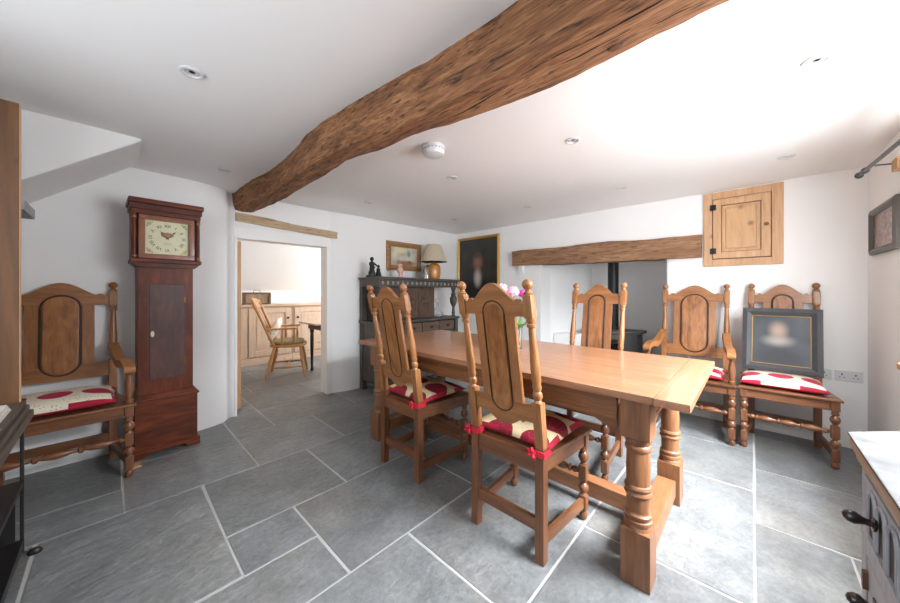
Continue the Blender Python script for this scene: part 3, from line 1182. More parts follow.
# ------------------------------------------------------------------ refectory table
TX0, TX1, TY0, TY1, TZ = -2.37, -0.158, 1.40, 2.375, 0.78
t = thing('refectory_table', 'long polished oak dining table with thick turned legs', 'table', ((TX0 + TX1) / 2, (TY0 + TY1) / 2, 0))
hx, hy = (TX1 - TX0) / 2, (TY1 - TY0) / 2
mb = MB()
bw = 2 * hy / 5
for k in range(5):
    mb.box(-hx + .115, hx - .115, -hy + k * bw + .0009, -hy + (k + 1) * bw - .0009, TZ - 0.03, TZ, 0.0015)
mb.build('table_top', M['tabX'], t)
for s in (-1, 1):
    mb = MB()
    a, b = sorted((s * (hx - .1145), s * hx))
    mb.box(a, b, -hy - .002, hy + .002, TZ - 0.031, TZ, 0.003)
    mb.build('breadboard_end', M['tabY'], t)
lx, ly = hx - 0.125 - 0.065, hy - 0.03 - 0.065
ly2 = hy - 0.125 - 0.0
lys = {-1: -(hy - 0.033 - 0.062), 1: hy - 0.13 - 0.062}
lys[1] = 2.243 - (TY0 + TY1) / 2 - 0.062
lxx = hx - 0.13 - 0.062
for sx in (-1, 1):
    for sy in (-1, 1):
        mb = MB()
        x, y = sx * lxx, lys[sy]
        h = 0.054
        x += sx * 0.008
        y += sy * 0.008
        # chamfered foot block, turned column with rings, square head block
        mb.box(x - h, x + h, y - h, y + h, 0, 0.222, 0.004)
        k_ = 0.83
        mb.lathe([(z_, r_ * k_) for z_, r_ in [(0.215, .066), (0.232, .062), (0.238, .056), (0.243, .063), (0.256, .063), (0.260, .054), (0.266, .060), (0.278, .060), (0.283, .052), (0.29, .050),
                  (0.35, .0525), (0.352, .058), (0.360, .062), (0.369, .058), (0.371, .053), (0.376, .058), (0.385, .062), (0.394, .058), (0.397, .0515),
                  (0.46, .0535), (0.53, .050), (0.535, .056), (0.546, .060), (0.556, .055), (0.559, .050), (0.566, .057), (0.578, .061), (0.585, .058), (0.59, .05)]], (x, y, 0), seg=28)
        mb.box(x - h, x + h, y - h, y + h, 0.588, TZ - 0.031, 0.004)
        mb.build('leg', M['oldZ'], t)


def apron(mb, p0, p1, outward):
    """moulded apron with curved spandrels at both ends; p0-p1 along its face"""
    p0, p1, nrm = Vector(p0), Vector(p1), Vector(outward)
    d = (p1 - p0)
    L_ = d.length
    d.normalize()
    zt, zb = TZ - 0.031, 0.640
    pts = []
    n_ = 40
    for k in range(n_ + 1):
        s = L_ * k / n_
        e = min(s, L_ - s)
        drop = 0.055 * max(0.0, 1 - e / 0.13) ** 1.6
        pts.append((s, zb - drop))
    poly = [(0, zt)] + pts + [(L_, zt)]
    for (th0, th1, pl) in ((-0.028, -0.004, poly),):
        A_ = [mb.bm.verts.new(p0 + d * a + nrm * th0 + Vector((0, 0, b))) for a, b in pl]
        B2 = [mb.bm.verts.new(p0 + d * a + nrm * th1 + Vector((0, 0, b))) for a, b in pl]
        mb.bm.faces.new(A_)
        mb.bm.faces.new(B2[::-1])
        for k in range(len(pl)):
            q = (k + 1) % len(pl)
            mb.bm.faces.new((A_[k], B2[k], B2[q], A_[q]))
    for zz, rr in ((TZ - 0.045, .008), (0.700, .006), (0.655, .007)):
        a = p0 + nrm * -0.003 + Vector((0, 0, zz))
        b = p1 + nrm * -0.003 + Vector((0, 0, zz))
        mb.bar(a, b, 0.010, rr * 2, 0.002)


for sy in (-1, 1):
    mb = MB()
    y = lys[sy] + sy * 0.050
    apron(mb, (-lxx + .062, y, 0), (lxx - .062, y, 0), (0, sy, 0))
    mb.build('apron', M['aprX'], t)
for sx in (-1, 1):
    mb = MB()
    x = sx * (lxx + 0.050)
    apron(mb, (x, lys[-1] + .062, 0), (x, lys[1] - .062, 0), (sx, 0, 0))
    mb.build('apron', M['aprY'], t)
    mb = MB()
    mb.box(sx * lxx - .045, sx * lxx + .045, lys[-1] + .062, lys[1] - .062, 0.055, 0.145, 0.005)
    mb.build('stretcher', M['oldY'], t)
mb = MB()
ym = (lys[-1] + lys[1]) / 2
mb.box(-lxx + .046, lxx - .046, ym - .04, ym + .04, 0.055, 0.14, 0.005)
mb.build('stretcher', M['oldX'], t)

# vase of flowers on the table
vx, vy = -1.21, 1.97
t = thing('flower_vase', 'glass vase of pink flowers standing on the dining table', 'vase', (vx, vy, TZ))
mb = MB()
mb.lathe([(0.0, .034), (0.004, .036), (0.06, .032), (0.13, .034), (0.17, .045), (0.167, .042), (0.13, .031), (0.06, .029), (0.012, .031), (0.01, 0)], seg=24)
mb.build('vase', M['glass'], t)
random.seed(9)
heads = [(-0.085, -0.065, 0.405, 'palepink'), (-0.02, -0.02, 0.385, 'palepink'), (0.035, 0.035, 0.37, 'pink'), (-0.14, 0.03, 0.36, 'pink')]
for i, (x, y, z, mname) in enumerate(heads):
    mb = MB()
    mb.tube([(0.01 * (i - 1), 0.008 * (i - 2), 0.02), (x * .4, y * .4, 0.2), (x, y, z)], [.003, .003, .0025], 6)
    st = mb.build('stem', M['stem'], t)
    mb = MB()
    nu, nv = 22, 14
    rad = 0.040 if mname == 'palepink' else 0.034
    gr = []
    for a in range(nv + 1):
        th = PI * a / nv
        ring = []
        for k in range(nu):
            ph = 2 * PI * k / nu
            d_ = Vector((math.sin(th) * math.cos(ph), math.sin(th) * math.sin(ph), math.cos(th)))
            rr = rad * (0.86 + 0.34 * abs(math.sin(ph * 2.5 + th * 3 + i)) * math.sin(th) + 0.25 * noise.noise(d_ * 3.2 + Vector((i * 3, 0, 0))))
            ring.append(mb.bm.verts.new(Vector((x, y, z + 0.018)) + d_ * rr * (1.0 if d_.z < 0 else 0.85)))
        gr.append(ring)
    for a in range(nv):
        for k in range(nu):
            mb.bm.faces.new((gr[a][k], gr[a + 1][k], gr[a + 1][(k + 1) % nu], gr[a][(k + 1) % nu]))
    bmesh.ops.remove_doubles(mb.bm, verts=mb.bm.verts[:], dist=1e-5)
    mb.build('flower', M[mname], t, 60)
mb = MB()
for k in range(9):
    a = k * 2.4
    p0 = Vector((0.01 * math.cos(a), 0.01 * math.sin(a), 0.13))
    dirv = Vector((math.cos(a) * .8, math.sin(a) * .8, 0.9)).normalized()
    side = Vector((-math.sin(a), math.cos(a), 0))
    ln = random.uniform(.10, .17)
    prev = None
    for u in (0, .3, .6, .85, 1.0):
        p = p0 + dirv * ln * u + Vector((0, 0, -0.05 * u * u))
        wd = .017 * math.sin(PI * (u * .92 + .06))
        cur = (mb.bm.verts.new(p - side * wd), mb.bm.verts.new(p + side * wd))
        if prev:
            mb.bm.faces.new((prev[0], prev[1], cur[1], cur[0]))
        prev = cur
mb.build('foliage', M['leaf'], t, 60)

# ------------------------------------------------------------------ longcase clock
t = thing('longcase_clock', 'tall dark red wooden longcase clock with square painted dial', 'clock', (-3.13, 0.280, 0), (0, 0, R(91.5)))
# local frame: front faces -Y, width along X, back at y = +0.25
mb = MB()
mb.box(-.175, .175, -.002, .235, 0.055, 0.405, 0.004)
mb.prism([(-.182, 0.408), (.182, 0.408), (.155, .442), (-.155, .442)], 0.0, .23, 'XZ')
mb.prism([(-.19, 0), (-.12, 0), (-.10, .03), (.10, .03), (.12, 0), (.19, 0), (.19, .058), (-.19, .058)], -.014, .238, 'XZ', 0, .003)
mb.box(-.185, .185, -.010, .236, 0.395, 0.412, 0.005)
mb.build('base', M['mahX'], t)
mb = MB()
mb.box(-.158, .150, .015, .225, 0.43, 1.375, 0.004)
mb.build('trunk', M['mahZ'], t)
mb = MB()
mb.box(-.098, .098, .006, .021, 0.545, 1.235, 0.004)
mb.box(-.105, -.098, .012, .0205, 0.54, 1.24)
mb.box(.098, .105, .012, .0205, 0.54, 1.24)
dd = mb.build('trunk_door', wood('clock_door_wood', (40, 22, 18), (76, 42, 34), (104, 66, 54), axis='Z', scale=6, stretch=.35, rough=.45, bump=.05), t, label='darker figured wooden door')
mb = MB()
mb.prism([(-.082 + .010 * math.cos(q), .875 + .022 * math.sin(q)) for q in [2 * PI * k / 14 for k in range(14)]], .002, .007, 'XZ')
mb.build('keyhole_plate', plain('bone', (222, 208, 180), .4), dd, label='pale keyhole plate')
mb = MB()
for z in (.66, 1.12):
    mb.lathe([(-.02, .004), (.02, .004)], (.1, .004, z), seg=8)
mb.build('hinge', M['brass'], dd)
# hood
mb = MB()
mb.box(-.195, .195, -.035, .235, 1.385, 1.415, 0.006)
mb.prism([(-.155, 1.355), (.155, 1.355), (.19, 1.388), (-.19, 1.388)], -.018, .232, 'XZ')
mb.box(-.188, .188, .032, .232, 1.415, 1.735)
mb.build('hood', M['mahX'], t)
mb = MB()
mb.box(-.19, .19, -.03, .235, 1.728, 1.76, 0.004)
mb.box(-.198, .198, -.037, .237, 1.76, 1.80, 0.004)
mb.box(-.208, .208, -.047, .24, 1.80, 1.835, 0.006)
mb.build('cornice', M['mahX'], t)
for s in (-1, 1):
    mb = MB()
    mb.lathe([(1.415, .013), (1.425, .013), (1.428, .009), (1.44, .0105), (1.57, .0105), (1.70, .009), (1.706, .0125), (1.728, .0125)], (s * .176, -.016, 0), seg=16)
    pl = mb.build('hood_column', M['mahZ'], t)
    mb = MB()
    for z in (1.43, 1.702):
        mb.lathe([(z - .006, .0125), (z, .0138), (z + .006, .0125)], (s * .176, -.016, 0), seg=16)
    mb.build('collar', M['brass'], pl)
mb = MB()
f0, f1, fz0, fz1 = -.155, .155, 1.418, 1.728
w1 = .034
mb.box(f0, f1, -.014, .03, fz0, fz0 + w1, .003)
mb.box(f0, f1, -.014, .03, fz1 - w1, fz1, .003)
mb.box(f0, f0 + w1, -.014, .03, fz0 + w1, fz1 - w1, .003)
mb.box(f1 - w1, f1, -.014, .03, fz0 + w1, fz1 - w1, .003)
mb.build('hood_door', wood('hood_door_wood', (84, 38, 18), (128, 66, 34), (154, 88, 50), axis='Z', scale=8, rough=.3, coat=.3, bump=.05), t)
mb = MB()
mb.box(f0 + w1, f1 - w1, .012, .028, fz0 + w1, fz1 - w1)
dial = mb.build('dial', M['dial'], t)
dz = (fz0 + fz1) / 2
mb = MB()
for sx in (-1, 1):
    for sz in (-1, 1):
        for (a, b, r_) in ((.098, .098, .013), (.108, .082, .007), (.082, .108, .007)):
            mb.lathe([(0, r_), (.0012, r_ * .8), (.0016, 0)], (sx * a, .0125, dz + sz * b), (0, -1, 0), 10)
mb.build('corner_ornament', plain('corner_paint', (176, 156, 104), .5, var=.4, bscale=120), dial)
mb = MB()
pts = [(.036 * math.cos(q), dz + .022 + .020 * math.sin(q)) for q in [2 * PI * k / 20 for k in range(20)]]
mb.prism(pts, .0108, .0125, 'XZ')
mb.build('painted_scene', M['tan'], dial)
mb = MB()
for zz, ww in ((dz - .036, .04), (dz - .048, .052)):
    mb.box(-ww / 2, ww / 2, .0112, .0125, zz - .0008, zz + .0008)
mb.build('name_line', M['ink'], dial)
num = ['XII', 'I', 'II', 'III', 'IIII', 'V', 'VI', 'VII', 'VIII', 'IX', 'X', 'XI']
for k, s in enumerate(num):
    a = 2 * PI * k / 12
    cu = bpy.data.curves.new('numeral', 'FONT')
    cu.body = s
    cu.size = .031
    cu.align_x = 'CENTER'
    cu.align_y = 'CENTER'
    cu.extrude = .0004
    tmp = bpy.data.objects.new('tmp', cu)
    col.objects.link(tmp)
    bpy.context.view_layer.update()
    me = bpy.data.meshes.new_from_object(tmp)
    bpy.data.objects.remove(tmp, do_unlink=True)
    me.materials.clear()
    me.materials.append(M['ink'])
    mt = Matrix.Translation((.092 * math.sin(a), .0108, dz + .088 * math.cos(a))) @ Matrix.Rotation(R(90), 4, 'X') @ Matrix.Rotation(-a, 4, 'Z')
    me.transform(mt)
    o = bpy.data.objects.new('numeral', me)
    col.objects.link(o)
    o.parent = dial
for (a, ln, w0) in ((R(-40), .070, .010), (R(42), .084, .007)):
    mb = MB()
    P = [(-w0 * .25, -.012), (w0 * .25, -.012), (w0 * .22, ln * .5), (w0 * .9, ln * .62), (w0 * .22, ln * .78), (0, ln), (-w0 * .22, ln * .78), (-w0 * .9, ln * .62), (-w0 * .22, ln * .5)]
    Q = [(p[0] * math.cos(a) + p[1] * math.sin(a), dz + -p[0] * math.sin(a) + p[1] * math.cos(a)) for p in P]
    mb.prism(Q, .006 if w0 < .009 else .008, .007 if w0 < .009 else .009, 'XZ')
    if w0 < .009:
        mb.lathe([(0, .007), (.007, .007)], (0, .0118, dz), (0, -1, 0), 12)
    mb.build('clock_hand', M['rust'], dial)

# wedge under the clock's near foot
mb = MB()
mb.box(-3.06, -2.99, 0.075, 0.135, 0.0, 0.012, .002)
tag(mb.build('wooden_wedge', M['pineX'], None), 'small pale wooden wedge lying on the floor by the clock base', 'wedge')

# ------------------------------------------------------------------ carved dresser in the far corner
DXB, DXF, DYA, DYB = -3.475, -3.06, 2.07, 3.40
t = thing('carved_dresser', 'dark carved oak court cupboard in the far corner beyond the table', 'dresser', (DXB, (DYA + DYB) / 2, 0), (0, 0, 0))
dw = (DYB - DYA) / 2
dp = DXF - DXB       # local: x = 0 (back) .. dp (front), y = -dw .. dw
mb = MB()
for y in (-dw + .03, dw - .03):
    for x in (.03, dp - .03):
        mb.box(x - .03, x + .03, y - .03, y + .03, 0, 0.80, .004)
mb.box(.03, dp - .03, -dw + .012, -dw + .035, .12, .80)
mb.box(.03, dp - .03, dw - .035, dw - .012, .12, .80)
mb.box(.006, .024, -dw + .05, dw - .05, .10, .80)
mb.box(.03, dp - .03, -dw + .03, dw - .03, .10, .13)
mb.box(dp - .05, dp - .012, -dw + .06, dw - .06, .08, .16, .004)
mb.box(dp - .05, dp - .012, -dw + .06, dw - .06, .615, .645, .004)
mb.box(dp - .05, dp - .012, -.03, .03, .16, .615, .004)
mb.build('lower_carcass', M['greyZ'], t)
for s in (-1, 1):
    a, b = sorted((s * .032, s * (dw - .062)))
    mb = MB()
    mb.box(dp - .045, dp - .02, a, b, .165, .61, .004)
    fr = .07
    mb.box(dp - .021, dp - .010, a + fr, b - fr, .165 + fr, .61 - fr, .010)
    d_ = mb.build('door', M['greyZ'], t)
    mb = MB()
    mb.lathe([(0, .008), (.012, .007), (.018, .015), (.03, .013), (.034, 0)], (dp - .02, s * .06, .40), (1, 0, 0), 12)
    mb.build('knob', M['bronze'], d_)
nd = 4
for k in range(nd):
    a = -dw + .064 + (2 * dw - .128) * k / nd
    b = -dw + .064 + (2 * dw - .128) * (k + 1) / nd
    mb = MB()
    mb.box(dp - .05, dp - .014, a + .006, b - .006, .655, .785, .004)
    mb.box(dp - .015, dp - .008, a + .03, b - .03, .68, .76, .004)
    d_ = mb.build('drawer', wood('drawer_front_%d' % k, (56, 42, 33), (96, 76, 62), (124, 102, 86), axis='Y', rough=.45), t)
    mb = MB()
    mb.lathe([(0, .008), (.012, .006), (.02, .014), (.03, .012), (.034, 0)], (dp - .009, (a + b) / 2, .72), (1, 0, 0), 12)
    mb.build('knob', M['bronze'], d_)
mb = MB()
mb.box(-.0, dp + .02, -dw - .015, dw + .015, .80, .832, .007)
mb.build('ledge', M['greyY'], t)
mb = MB()
mb.box(.0, .018, -dw + .02, .25, .832, 1.24)
for y in (-dw + .025,):
    mb.box(.0, .05, y - .025, y + .025, .832, 1.24, .003)
mb.build('back_panel', M['greyZ'], t)
# recessed upper cupboard with carved doors
mb = MB()
mb.box(.02, dp - .12, -dw + .10, .30, .832, 1.24)
mb.build('upper_carcass', M['greyZ'], t)
for k in range(3):
    a = -dw + .11 + .283 * k
    b = a + .275
    b = min(b, .295)
    mb = MB()
    x0 = dp - .12
    mb.box(x0, x0 + .018, a, b, .845, 1.23, .003)
    yc = (a + b) / 2
    fr = .045
    for (p, q, r_, s) in ((a, b, .845, .845 + fr), (a, b, 1.23 - fr, 1.23), (a, a + fr, .845 + fr, 1.23 - fr), (b - fr, b, .845 + fr, 1.23 - fr)):
        mb.box(x0 + .017, x0 + .028, p, q, r_, s, .004)
    # carved foliage: a ring of lobes round a boss
    for q in range(10):
        an = 2 * PI * q / 10
        cy, cz = yc + .055 * math.cos(an), 1.04 + .085 * math.sin(an)
        mb.lathe([(0, .022), (.008, .018), (.013, .006), (.014, 0)], (x0 + .017, cy, cz), (1, 0, 0), 8)
    mb.lathe([(0, .032), (.010, .026), (.018, .010), (.02, 0)], (x0 + .017, yc, 1.04), (1, 0, 0), 10)
    mb.build('carved_door', wood('carved_door_%d' % k, (52, 38, 30), (92, 70, 56), (120, 96, 80), axis='Z', rough=.45), t, 35)
for s in (-1, 1):
    mb = MB()
    mb.lathe([(.832, .03), (.845, .03), (.85, .02), (.88, .026), (.92, .02), (.96, .018), (.985, .03), (1.02, .046), (1.07, .052), (1.10, .046), (1.125, .03), (1.135, .036), (1.15, .036), (1.16, .022), (1.20, .026), (1.215, .034), (1.24, .034)], (dp - .045, s * (dw - .05), 0), seg=18)
    mb.build('column', M['greyZ'], t)
mb = MB()
mb.box(.0, dp - .005, -dw, dw, 1.24, 1.325, .004)
fz = mb.build('frieze', M['greyY'], t)
mb = MB()
mb.box(dp - .006, dp - .003, -dw + .02, dw - .02, 1.252, 1.312, 0, 1)
for k in range(18):
    yy = -dw + .05 + (2 * dw - .1) * k / 17
    mb.lathe([(0, .026), (.006, .022), (.010, .010), (.011, 0)], (dp - .006, yy, 1.282), (1, 0, 0), 10, sx=.7)
mb.build('carving', [plain('worn_carving', (136, 128, 118), .5, var=.3, bscale=60), M['greyY']], fz, 35)
mb = MB()
mb.box(-.005, dp + .02, -dw - .02, dw + .02, 1.325, 1.352, .007)
mb.build('top', M['greyY'], t)
ZT = 1.352

# things on the dresser
t = thing('bronze_figure_group', 'dark bronze figurine of a standing and a smaller figure on the dresser', 'sculpture', (-3.27, 2.14, ZT))
mb = MB()
mb.prism([(.055 * math.cos(q), .105 * math.sin(q)) for q in [2 * PI * k / 18 for k in range(18)]], 0, .022, 'XY', 0, .006)
mb.build('plinth', M['bronze'], t)
mb = MB()
mb.lathe([(.02, .04), (.05, .042), (.08, .03), (.13, .026), (.155, .036), (.175, .030), (.187, .012), (.193, .012), (.2, .02), (.215, .024), (.232, .018), (.24, 0)], (0, -.03, 0), seg=14)
mb.tube([(.0, -.055, .165), (.035, -.045, .13), (.045, -.015, .11)], [.012, .010, .008], 8)
mb.tube([(.0, -.005, .165), (.03, .02, .135), (.03, .05, .11)], [.012, .010, .008], 8)
mb.build('standing_figure', M['bronze'], t, 60)
mb = MB()
mb.lathe([(.02, .035), (.05, .032), (.08, .022), (.1, .026), (.112, .01), (.118, .011), (.124, .017), (.136, .018), (.148, .01), (.152, 0)], (0, .06, 0), seg=14)
mb.build('seated_figure', M['bronze'], t, 60)


def framed(name, label, cat, loc, rot, w_, h_, fw, depth, fmat, cmat, slip=None, mats=None, group=None):
    """a framed picture, local: faces -Y, origin at its bottom middle"""
    t = thing(name, label, cat, loc, rot, group)
    mb = MB()
    o_, i_ = [(-w_ / 2, 0), (w_ / 2, 0), (w_ / 2, h_), (-w_ / 2, h_)], [(-w_ / 2 + fw, fw), (w_ / 2 - fw, fw), (w_ / 2 - fw, h_ - fw), (-w_ / 2 + fw, h_ - fw)]
    m_ = [((a[0] + b[0]) / 2, (a[1] + b[1]) / 2) for a, b in zip(o_, i_)]
    for k in range(4):
        q = (k + 1) % 4
        prof = [[(o_[k], 0), (o_[k], -depth * .7), (m_[k], -depth), (i_[k], -depth * .45), (i_[k], 0)], [(o_[q], 0), (o_[q], -depth * .7), (m_[q], -depth), (i_[q], -depth * .45), (i_[q], 0)]]
        V = [[mb.bm.verts.new((p[0], y, p[1])) for p, y in pr] for pr in prof]
        for j_ in range(5):
            j2 = (j_ + 1) % 5
            mb.bm.faces.new((V[0][j_], V[0][j2], V[1][j2], V[1][j_]))
    bmesh.ops.remove_doubles(mb.bm, verts=mb.bm.verts[:], dist=1e-5)
    mb.build('frame', fmat, t, 20)
    i0 = fw
    if slip:
        mb = MB()
        s_, sm = slip
        a, b = w_ / 2 - fw, w_ / 2 - fw - s_
        for (x0, x1, z0, z1) in ((-a, a, fw, fw + s_), (-a, a, h_ - fw - s_, h_ - fw), (-a, -b, fw + s_, h_ - fw - s_), (b, a, fw + s_, h_ - fw - s_)):
            mb.box(x0, x1, -depth * .40, -.003, z0, z1, .0015)
        mb.build('slip', sm, t)
        i0 = fw + s_
    mb = MB()
    mb.box(-w_ / 2 + i0 - .002, w_ / 2 - i0 + .002, -depth * .3, -.002, i0 - .002, h_ - i0 + .002)
    cv = mb.build('canvas', cmat, t, 0)
    return t, cv


sea = blobs_mat('seascape', (196, 190, 172), [(-.05, .27, .16, .06, (222, 208, 160), .1), (0.08, .23, .05, .07, (110, 140, 160), .1), (.02, .10, .24, .055, (150, 112, 84), .3), (-.10, .125, .05, .03, (190, 110, 86), .1), (.09, .12, .05, .03, (120, 76, 60), .1)])
framed('gilt_framed_seascape', 'small landscape painting in carved gilt frame hanging above the dresser', 'painting', (-3.487, 2.76, 1.468), (0, 0, R(90)), .59, .385, .07, .03, M['oldgold'], sea)

t = thing('table_lamp', 'wooden table lamp with beige shade on the dresser', 'lamp', (-3.25, 3.10, ZT))
mb = MB()
mb.lathe([(0, .078), (.006, .084), (.02, .090), (.10, .098), (.165, .096), (.20, .082), (.218, .054), (.226, .024), (.228, 0)], seg=28)
mb.build('base', M['lampwood'], t)
mb = MB()
mb.lathe([(.218, .011), (.25, .011), (.252, .016), (.285, .016), (.30, .008)], seg=14)
mb.build('stem', M['brass'], t)
mb = MB()
mb.lathe([(.245, .19), (.485, .10), (.485, .097), (.246, .186), (.245, .19)], seg=36)
mb.build('lamp_shade', M['shade'], t)

t = thing('porcelain_figurine', 'small pink porcelain ornament in front of the gilt framed painting', 'figurine', (-3.22, 2.49, ZT))
mb = MB()
mb.lathe([(0, .04), (.012, .042), (.02, .02), (.05, .018), (.07, .035), (.10, .045), (.125, .03), (.135, .02), (.15, .03), (.17, .026), (.182, 0)], seg=16)
mb.build('body', M['pinkcer'], t, 60)
mb = MB()
mb.lathe([(0, .022), (.02, .03), (.045, .022), (.055, .03), (.06, 0)], (.0, .055, 0), seg=12)
mb.build('blossom', M['palepink'], t, 60)

t = thing('glass_jar', 'clear glass stoppered jar beside the lamp on the dresser', 'jar', (-3.22, 2.94, ZT))
mb = MB()
mb.lathe([(0, .045), (.004, .05), (.12, .05), (.15, .034), (.165, .032), (.165, .028), (.148, .03), (.118, .046), (.008, .046), (.006, 0)], seg=22)
mb.build('body', M['glass'], t)
mb = MB()
mb.lathe([(.166, .03), (.176, .034), (.186, .02), (.20, .026), (.215, .018), (.222, 0)], seg=18)
mb.build('stopper', M['glass'], t)

t = thing('glass_decanter', 'glass ship decanter on the dresser ledge under the canopy', 'decanter', (-3.24, 3.16, .833))
mb = MB()
mb.lathe([(0, .085), (.006, .092), (.03, .09), (.08, .05), (.12, .022), (.17, .018), (.18, .028), (.178, .024), (.168, .014), (.12, .018), (.08, .046), (.03, .086), (.01, .088), (.008, 0)], seg=26)
mb.build('body', M['glass'], t)
mb = MB()
mb.lathe([(.181, .013), (.19, .012), (.2, .024), (.22, .03), (.24, .022), (.25, 0)], seg=16)
mb.build('stopper', M['glass'], t)

# ------------------------------------------------------------------ pictures on the walls
port = blobs_mat('portrait_of_a_gentleman', (50, 48, 42), [(0, .10, .32, .34, (24, 24, 24), .5), (0, .60, .14, .17, (150, 98, 78), .1), (0, .70, .10, .07, (80, 66, 54), .2), (0, .36, .11, .20, (186, 180, 168), .1)])
framed('gentleman_portrait', 'tall gilt framed dark portrait hanging on the back wall near the corner', 'painting', (-3.03, YF - .002, 1.03), (0, 0, 0), .79, .985, .034, .03, M['gold'], port)
p2 = blobs_mat('dark_portrait', (62, 66, 70), [(0, .10, .17, .12, (48, 50, 54), .4), (-.012, .245, .125, .065, (158, 152, 144), .0), (-.012, .325, .075, .10, (168, 142, 126), .05)])
t, cv = framed('propped_portrait', 'dark framed portrait of a figure in a pale ruff propped on a chair', 'painting', (0.155, 3.555, 0.553), (R(-12), 0, R(-4)), .44, .50, .058, .028, M['frame_grey'], p2, (.004, M['gold']))
mb = MB()
mb.box(-.035, .035, -.022, -.012, .022, .036, .002)
mb.build('name_plate', M['gold'], t)
p3 = plain('woodland_print', (138, 112, 100), .3, var=.9, bscale=45)
framed('small_wall_picture', 'small dark framed brown print hanging on the right wall', 'picture', (XR - .003, 3.34, 1.43), (R(0), 0, R(-90)), .56, .305, .042, .03, M['frame_pic'], p3)

# ------------------------------------------------------------------ pine wall cupboard
t = thing('wall_cupboard', 'small pine cupboard door set into the wall above the armchair', 'cupboard', (-0.072, YF, 1.412))
W_, H_ = .517, .675
mb = MB()
fw = .062
mb.box(-W_ / 2, -W_ / 2 + fw, -.022, .0, 0, H_, .003)
mb.box(W_ / 2 - fw - .008, W_ / 2, -.022, .0, 0, H_, .003)
mb.box(-W_ / 2 + fw, W_ / 2 - fw - .008, -.022, .0, 0, fw, .003)
mb.box(-W_ / 2 + fw, W_ / 2 - fw - .008, -.022, .0, H_ - fw, H_, .003)
mb.build('frame', M['pineZ'], t)
x0, x1, z0, z1 = -W_ / 2 + fw + .005, W_ / 2 - fw - .013, fw + .006, H_ - fw - .006
mb = MB()
mb.box(-W_ / 2 + fw, W_ / 2 - fw - .008, -.004, 0, fw, H_ - fw)
mb.build('back_board', M['groove'], t)
mb = MB()
s = .058
mb.box(x0, x0 + s, -.034, -.004, z0, z1, .003)
mb.box(x1 - s, x1, -.034, -.004, z0, z1, .003)
mb.box(x0 + s, x1 - s, -.034, -.004, z0, z0 + s, .003)
mb.box(x0 + s, x1 - s, -.034, -.004, z1 - s, z1, .003)
dr = mb.build('door', M['pineZ'], t)
mb = MB()
for (a_, b_, c_, d2) in ((x0 + s, x1 - s, z0 + s, z0 + s + .004), (x0 + s, x1 - s, z1 - s - .004, z1 - s), (x0 + s, x0 + s + .004, z0 + s, z1 - s), (x1 - s - .004, x1 - s, z0 + s, z1 - s)):
    mb.box(a_, b_, -.0145, -.011, c_, d2)
mb.build('moulding', M['groove'], dr)
mb = MB()
mb.box(x0 + s - .002, x1 - s + .002, -.012, -.006, z0 + s - .002, z1 - s + .002)
mb.box(x0 + s + .030, x1 - s - .030, -.024, -.010, z0 + s + .030, z1 - s - .030, .006)
mb.build('panel', wood('pine_panel', (172, 128, 84), (196, 154, 110), (212, 174, 130), axis='Z', scale=10, stretch=.15, rough=.5, knots=.6), dr)
mb = MB()
mb.lathe([(0, .007), (.008, .007), (.013, .013), (.024, .015), (.03, .009), (.032, 0)], (x1 - .026, -.033, (z0 + z1) / 2), (0, -1, 0), 14)
mb.build('knob', M['brass'], dr)
for z in (z0 + .07, z1 - .07):
    mb = MB()
    mb.box(x0 - .022, x0 + .022, -.037, -.0225, z - .026, z + .026, .002)
    mb.lathe([(-.026, .005), (.026, .005)], (x0, -.038, z), seg=8)
    mb.build('hinge', M['iron'], dr)

# ------------------------------------------------------------------ wood burning stove
t = thing('wood_burning_stove', 'dark grey wood burning stove standing inside the fireplace recess', 'stove', (-1.30, 4.36, 0))
mb = MB()
pp = [(-.30, .20), (-.30, -.06)] + [(-.30 + .6 * k / 12, -.06 - .12 * math.sin(PI * k / 12)) for k in range(1, 12)] + [(.30, -.06), (.30, .20)]
mb.prism(pp, .13, .665, 'XY', 0, .006)
mb.build('body', M['stove'], t)
mb = MB()
pp2 = [(p[0] * 1.14, p[1] * 1.12) for p in pp]
mb.prism(pp2, .665, .70, 'XY', 0, .010)
mb.build('top_plate', M['stove'], t)
mb = MB()
mb.prism([(p[0] * 1.05, p[1] * 1.05) for p in pp], .10, .135, 'XY', 0, .006)
mb.build('bottom_plate', M['stove'], t)
mb = MB()
pd = [(-.18 + .36 * k / 10, -.185 - .012 + .035 * (abs(k - 5) / 5) ** 2) for k in range(11)]
mb.prism(pd + [(.18, -.09), (-.18, -.09)], .22, .60, 'XY', 0, .005)
d_ = mb.build('stove_door', M['iron'], t)
mb = MB()
pg = [(-.13 + .26 * k / 10, -.185 - .017 + .018 * (abs(k - 5) / 5) ** 2) for k in range(11)]
mb.prism(pg + [(.13, -.16), (-.13, -.16)], .28, .55, 'XY', 0)
mb.build('pane', plain('stove_glass', (14, 14, 15), .08), d_)
mb = MB()
mb.tube([(.155, -.20, .38), (.165, -.225, .40), (.165, -.225, .46)], .008, 8)
mb.build('handle', M['brass'], d_)
for sx in (-1, 1):
    for y in (-.08, .15):
        mb = MB()
        mb.lathe([(0, .022), (.01, .026), (.05, .018), (.105, .026)], (sx * .25, y, 0), seg=12)
        mb.build('leg', M['stove'], t)
mb = MB()
mb.lathe([(.70, .075), (.725, .072), (.727, .063), (1.81, .063)], (0.0, .06, 0), seg=24)
mb.build('flue_pipe', M['iron'], t)

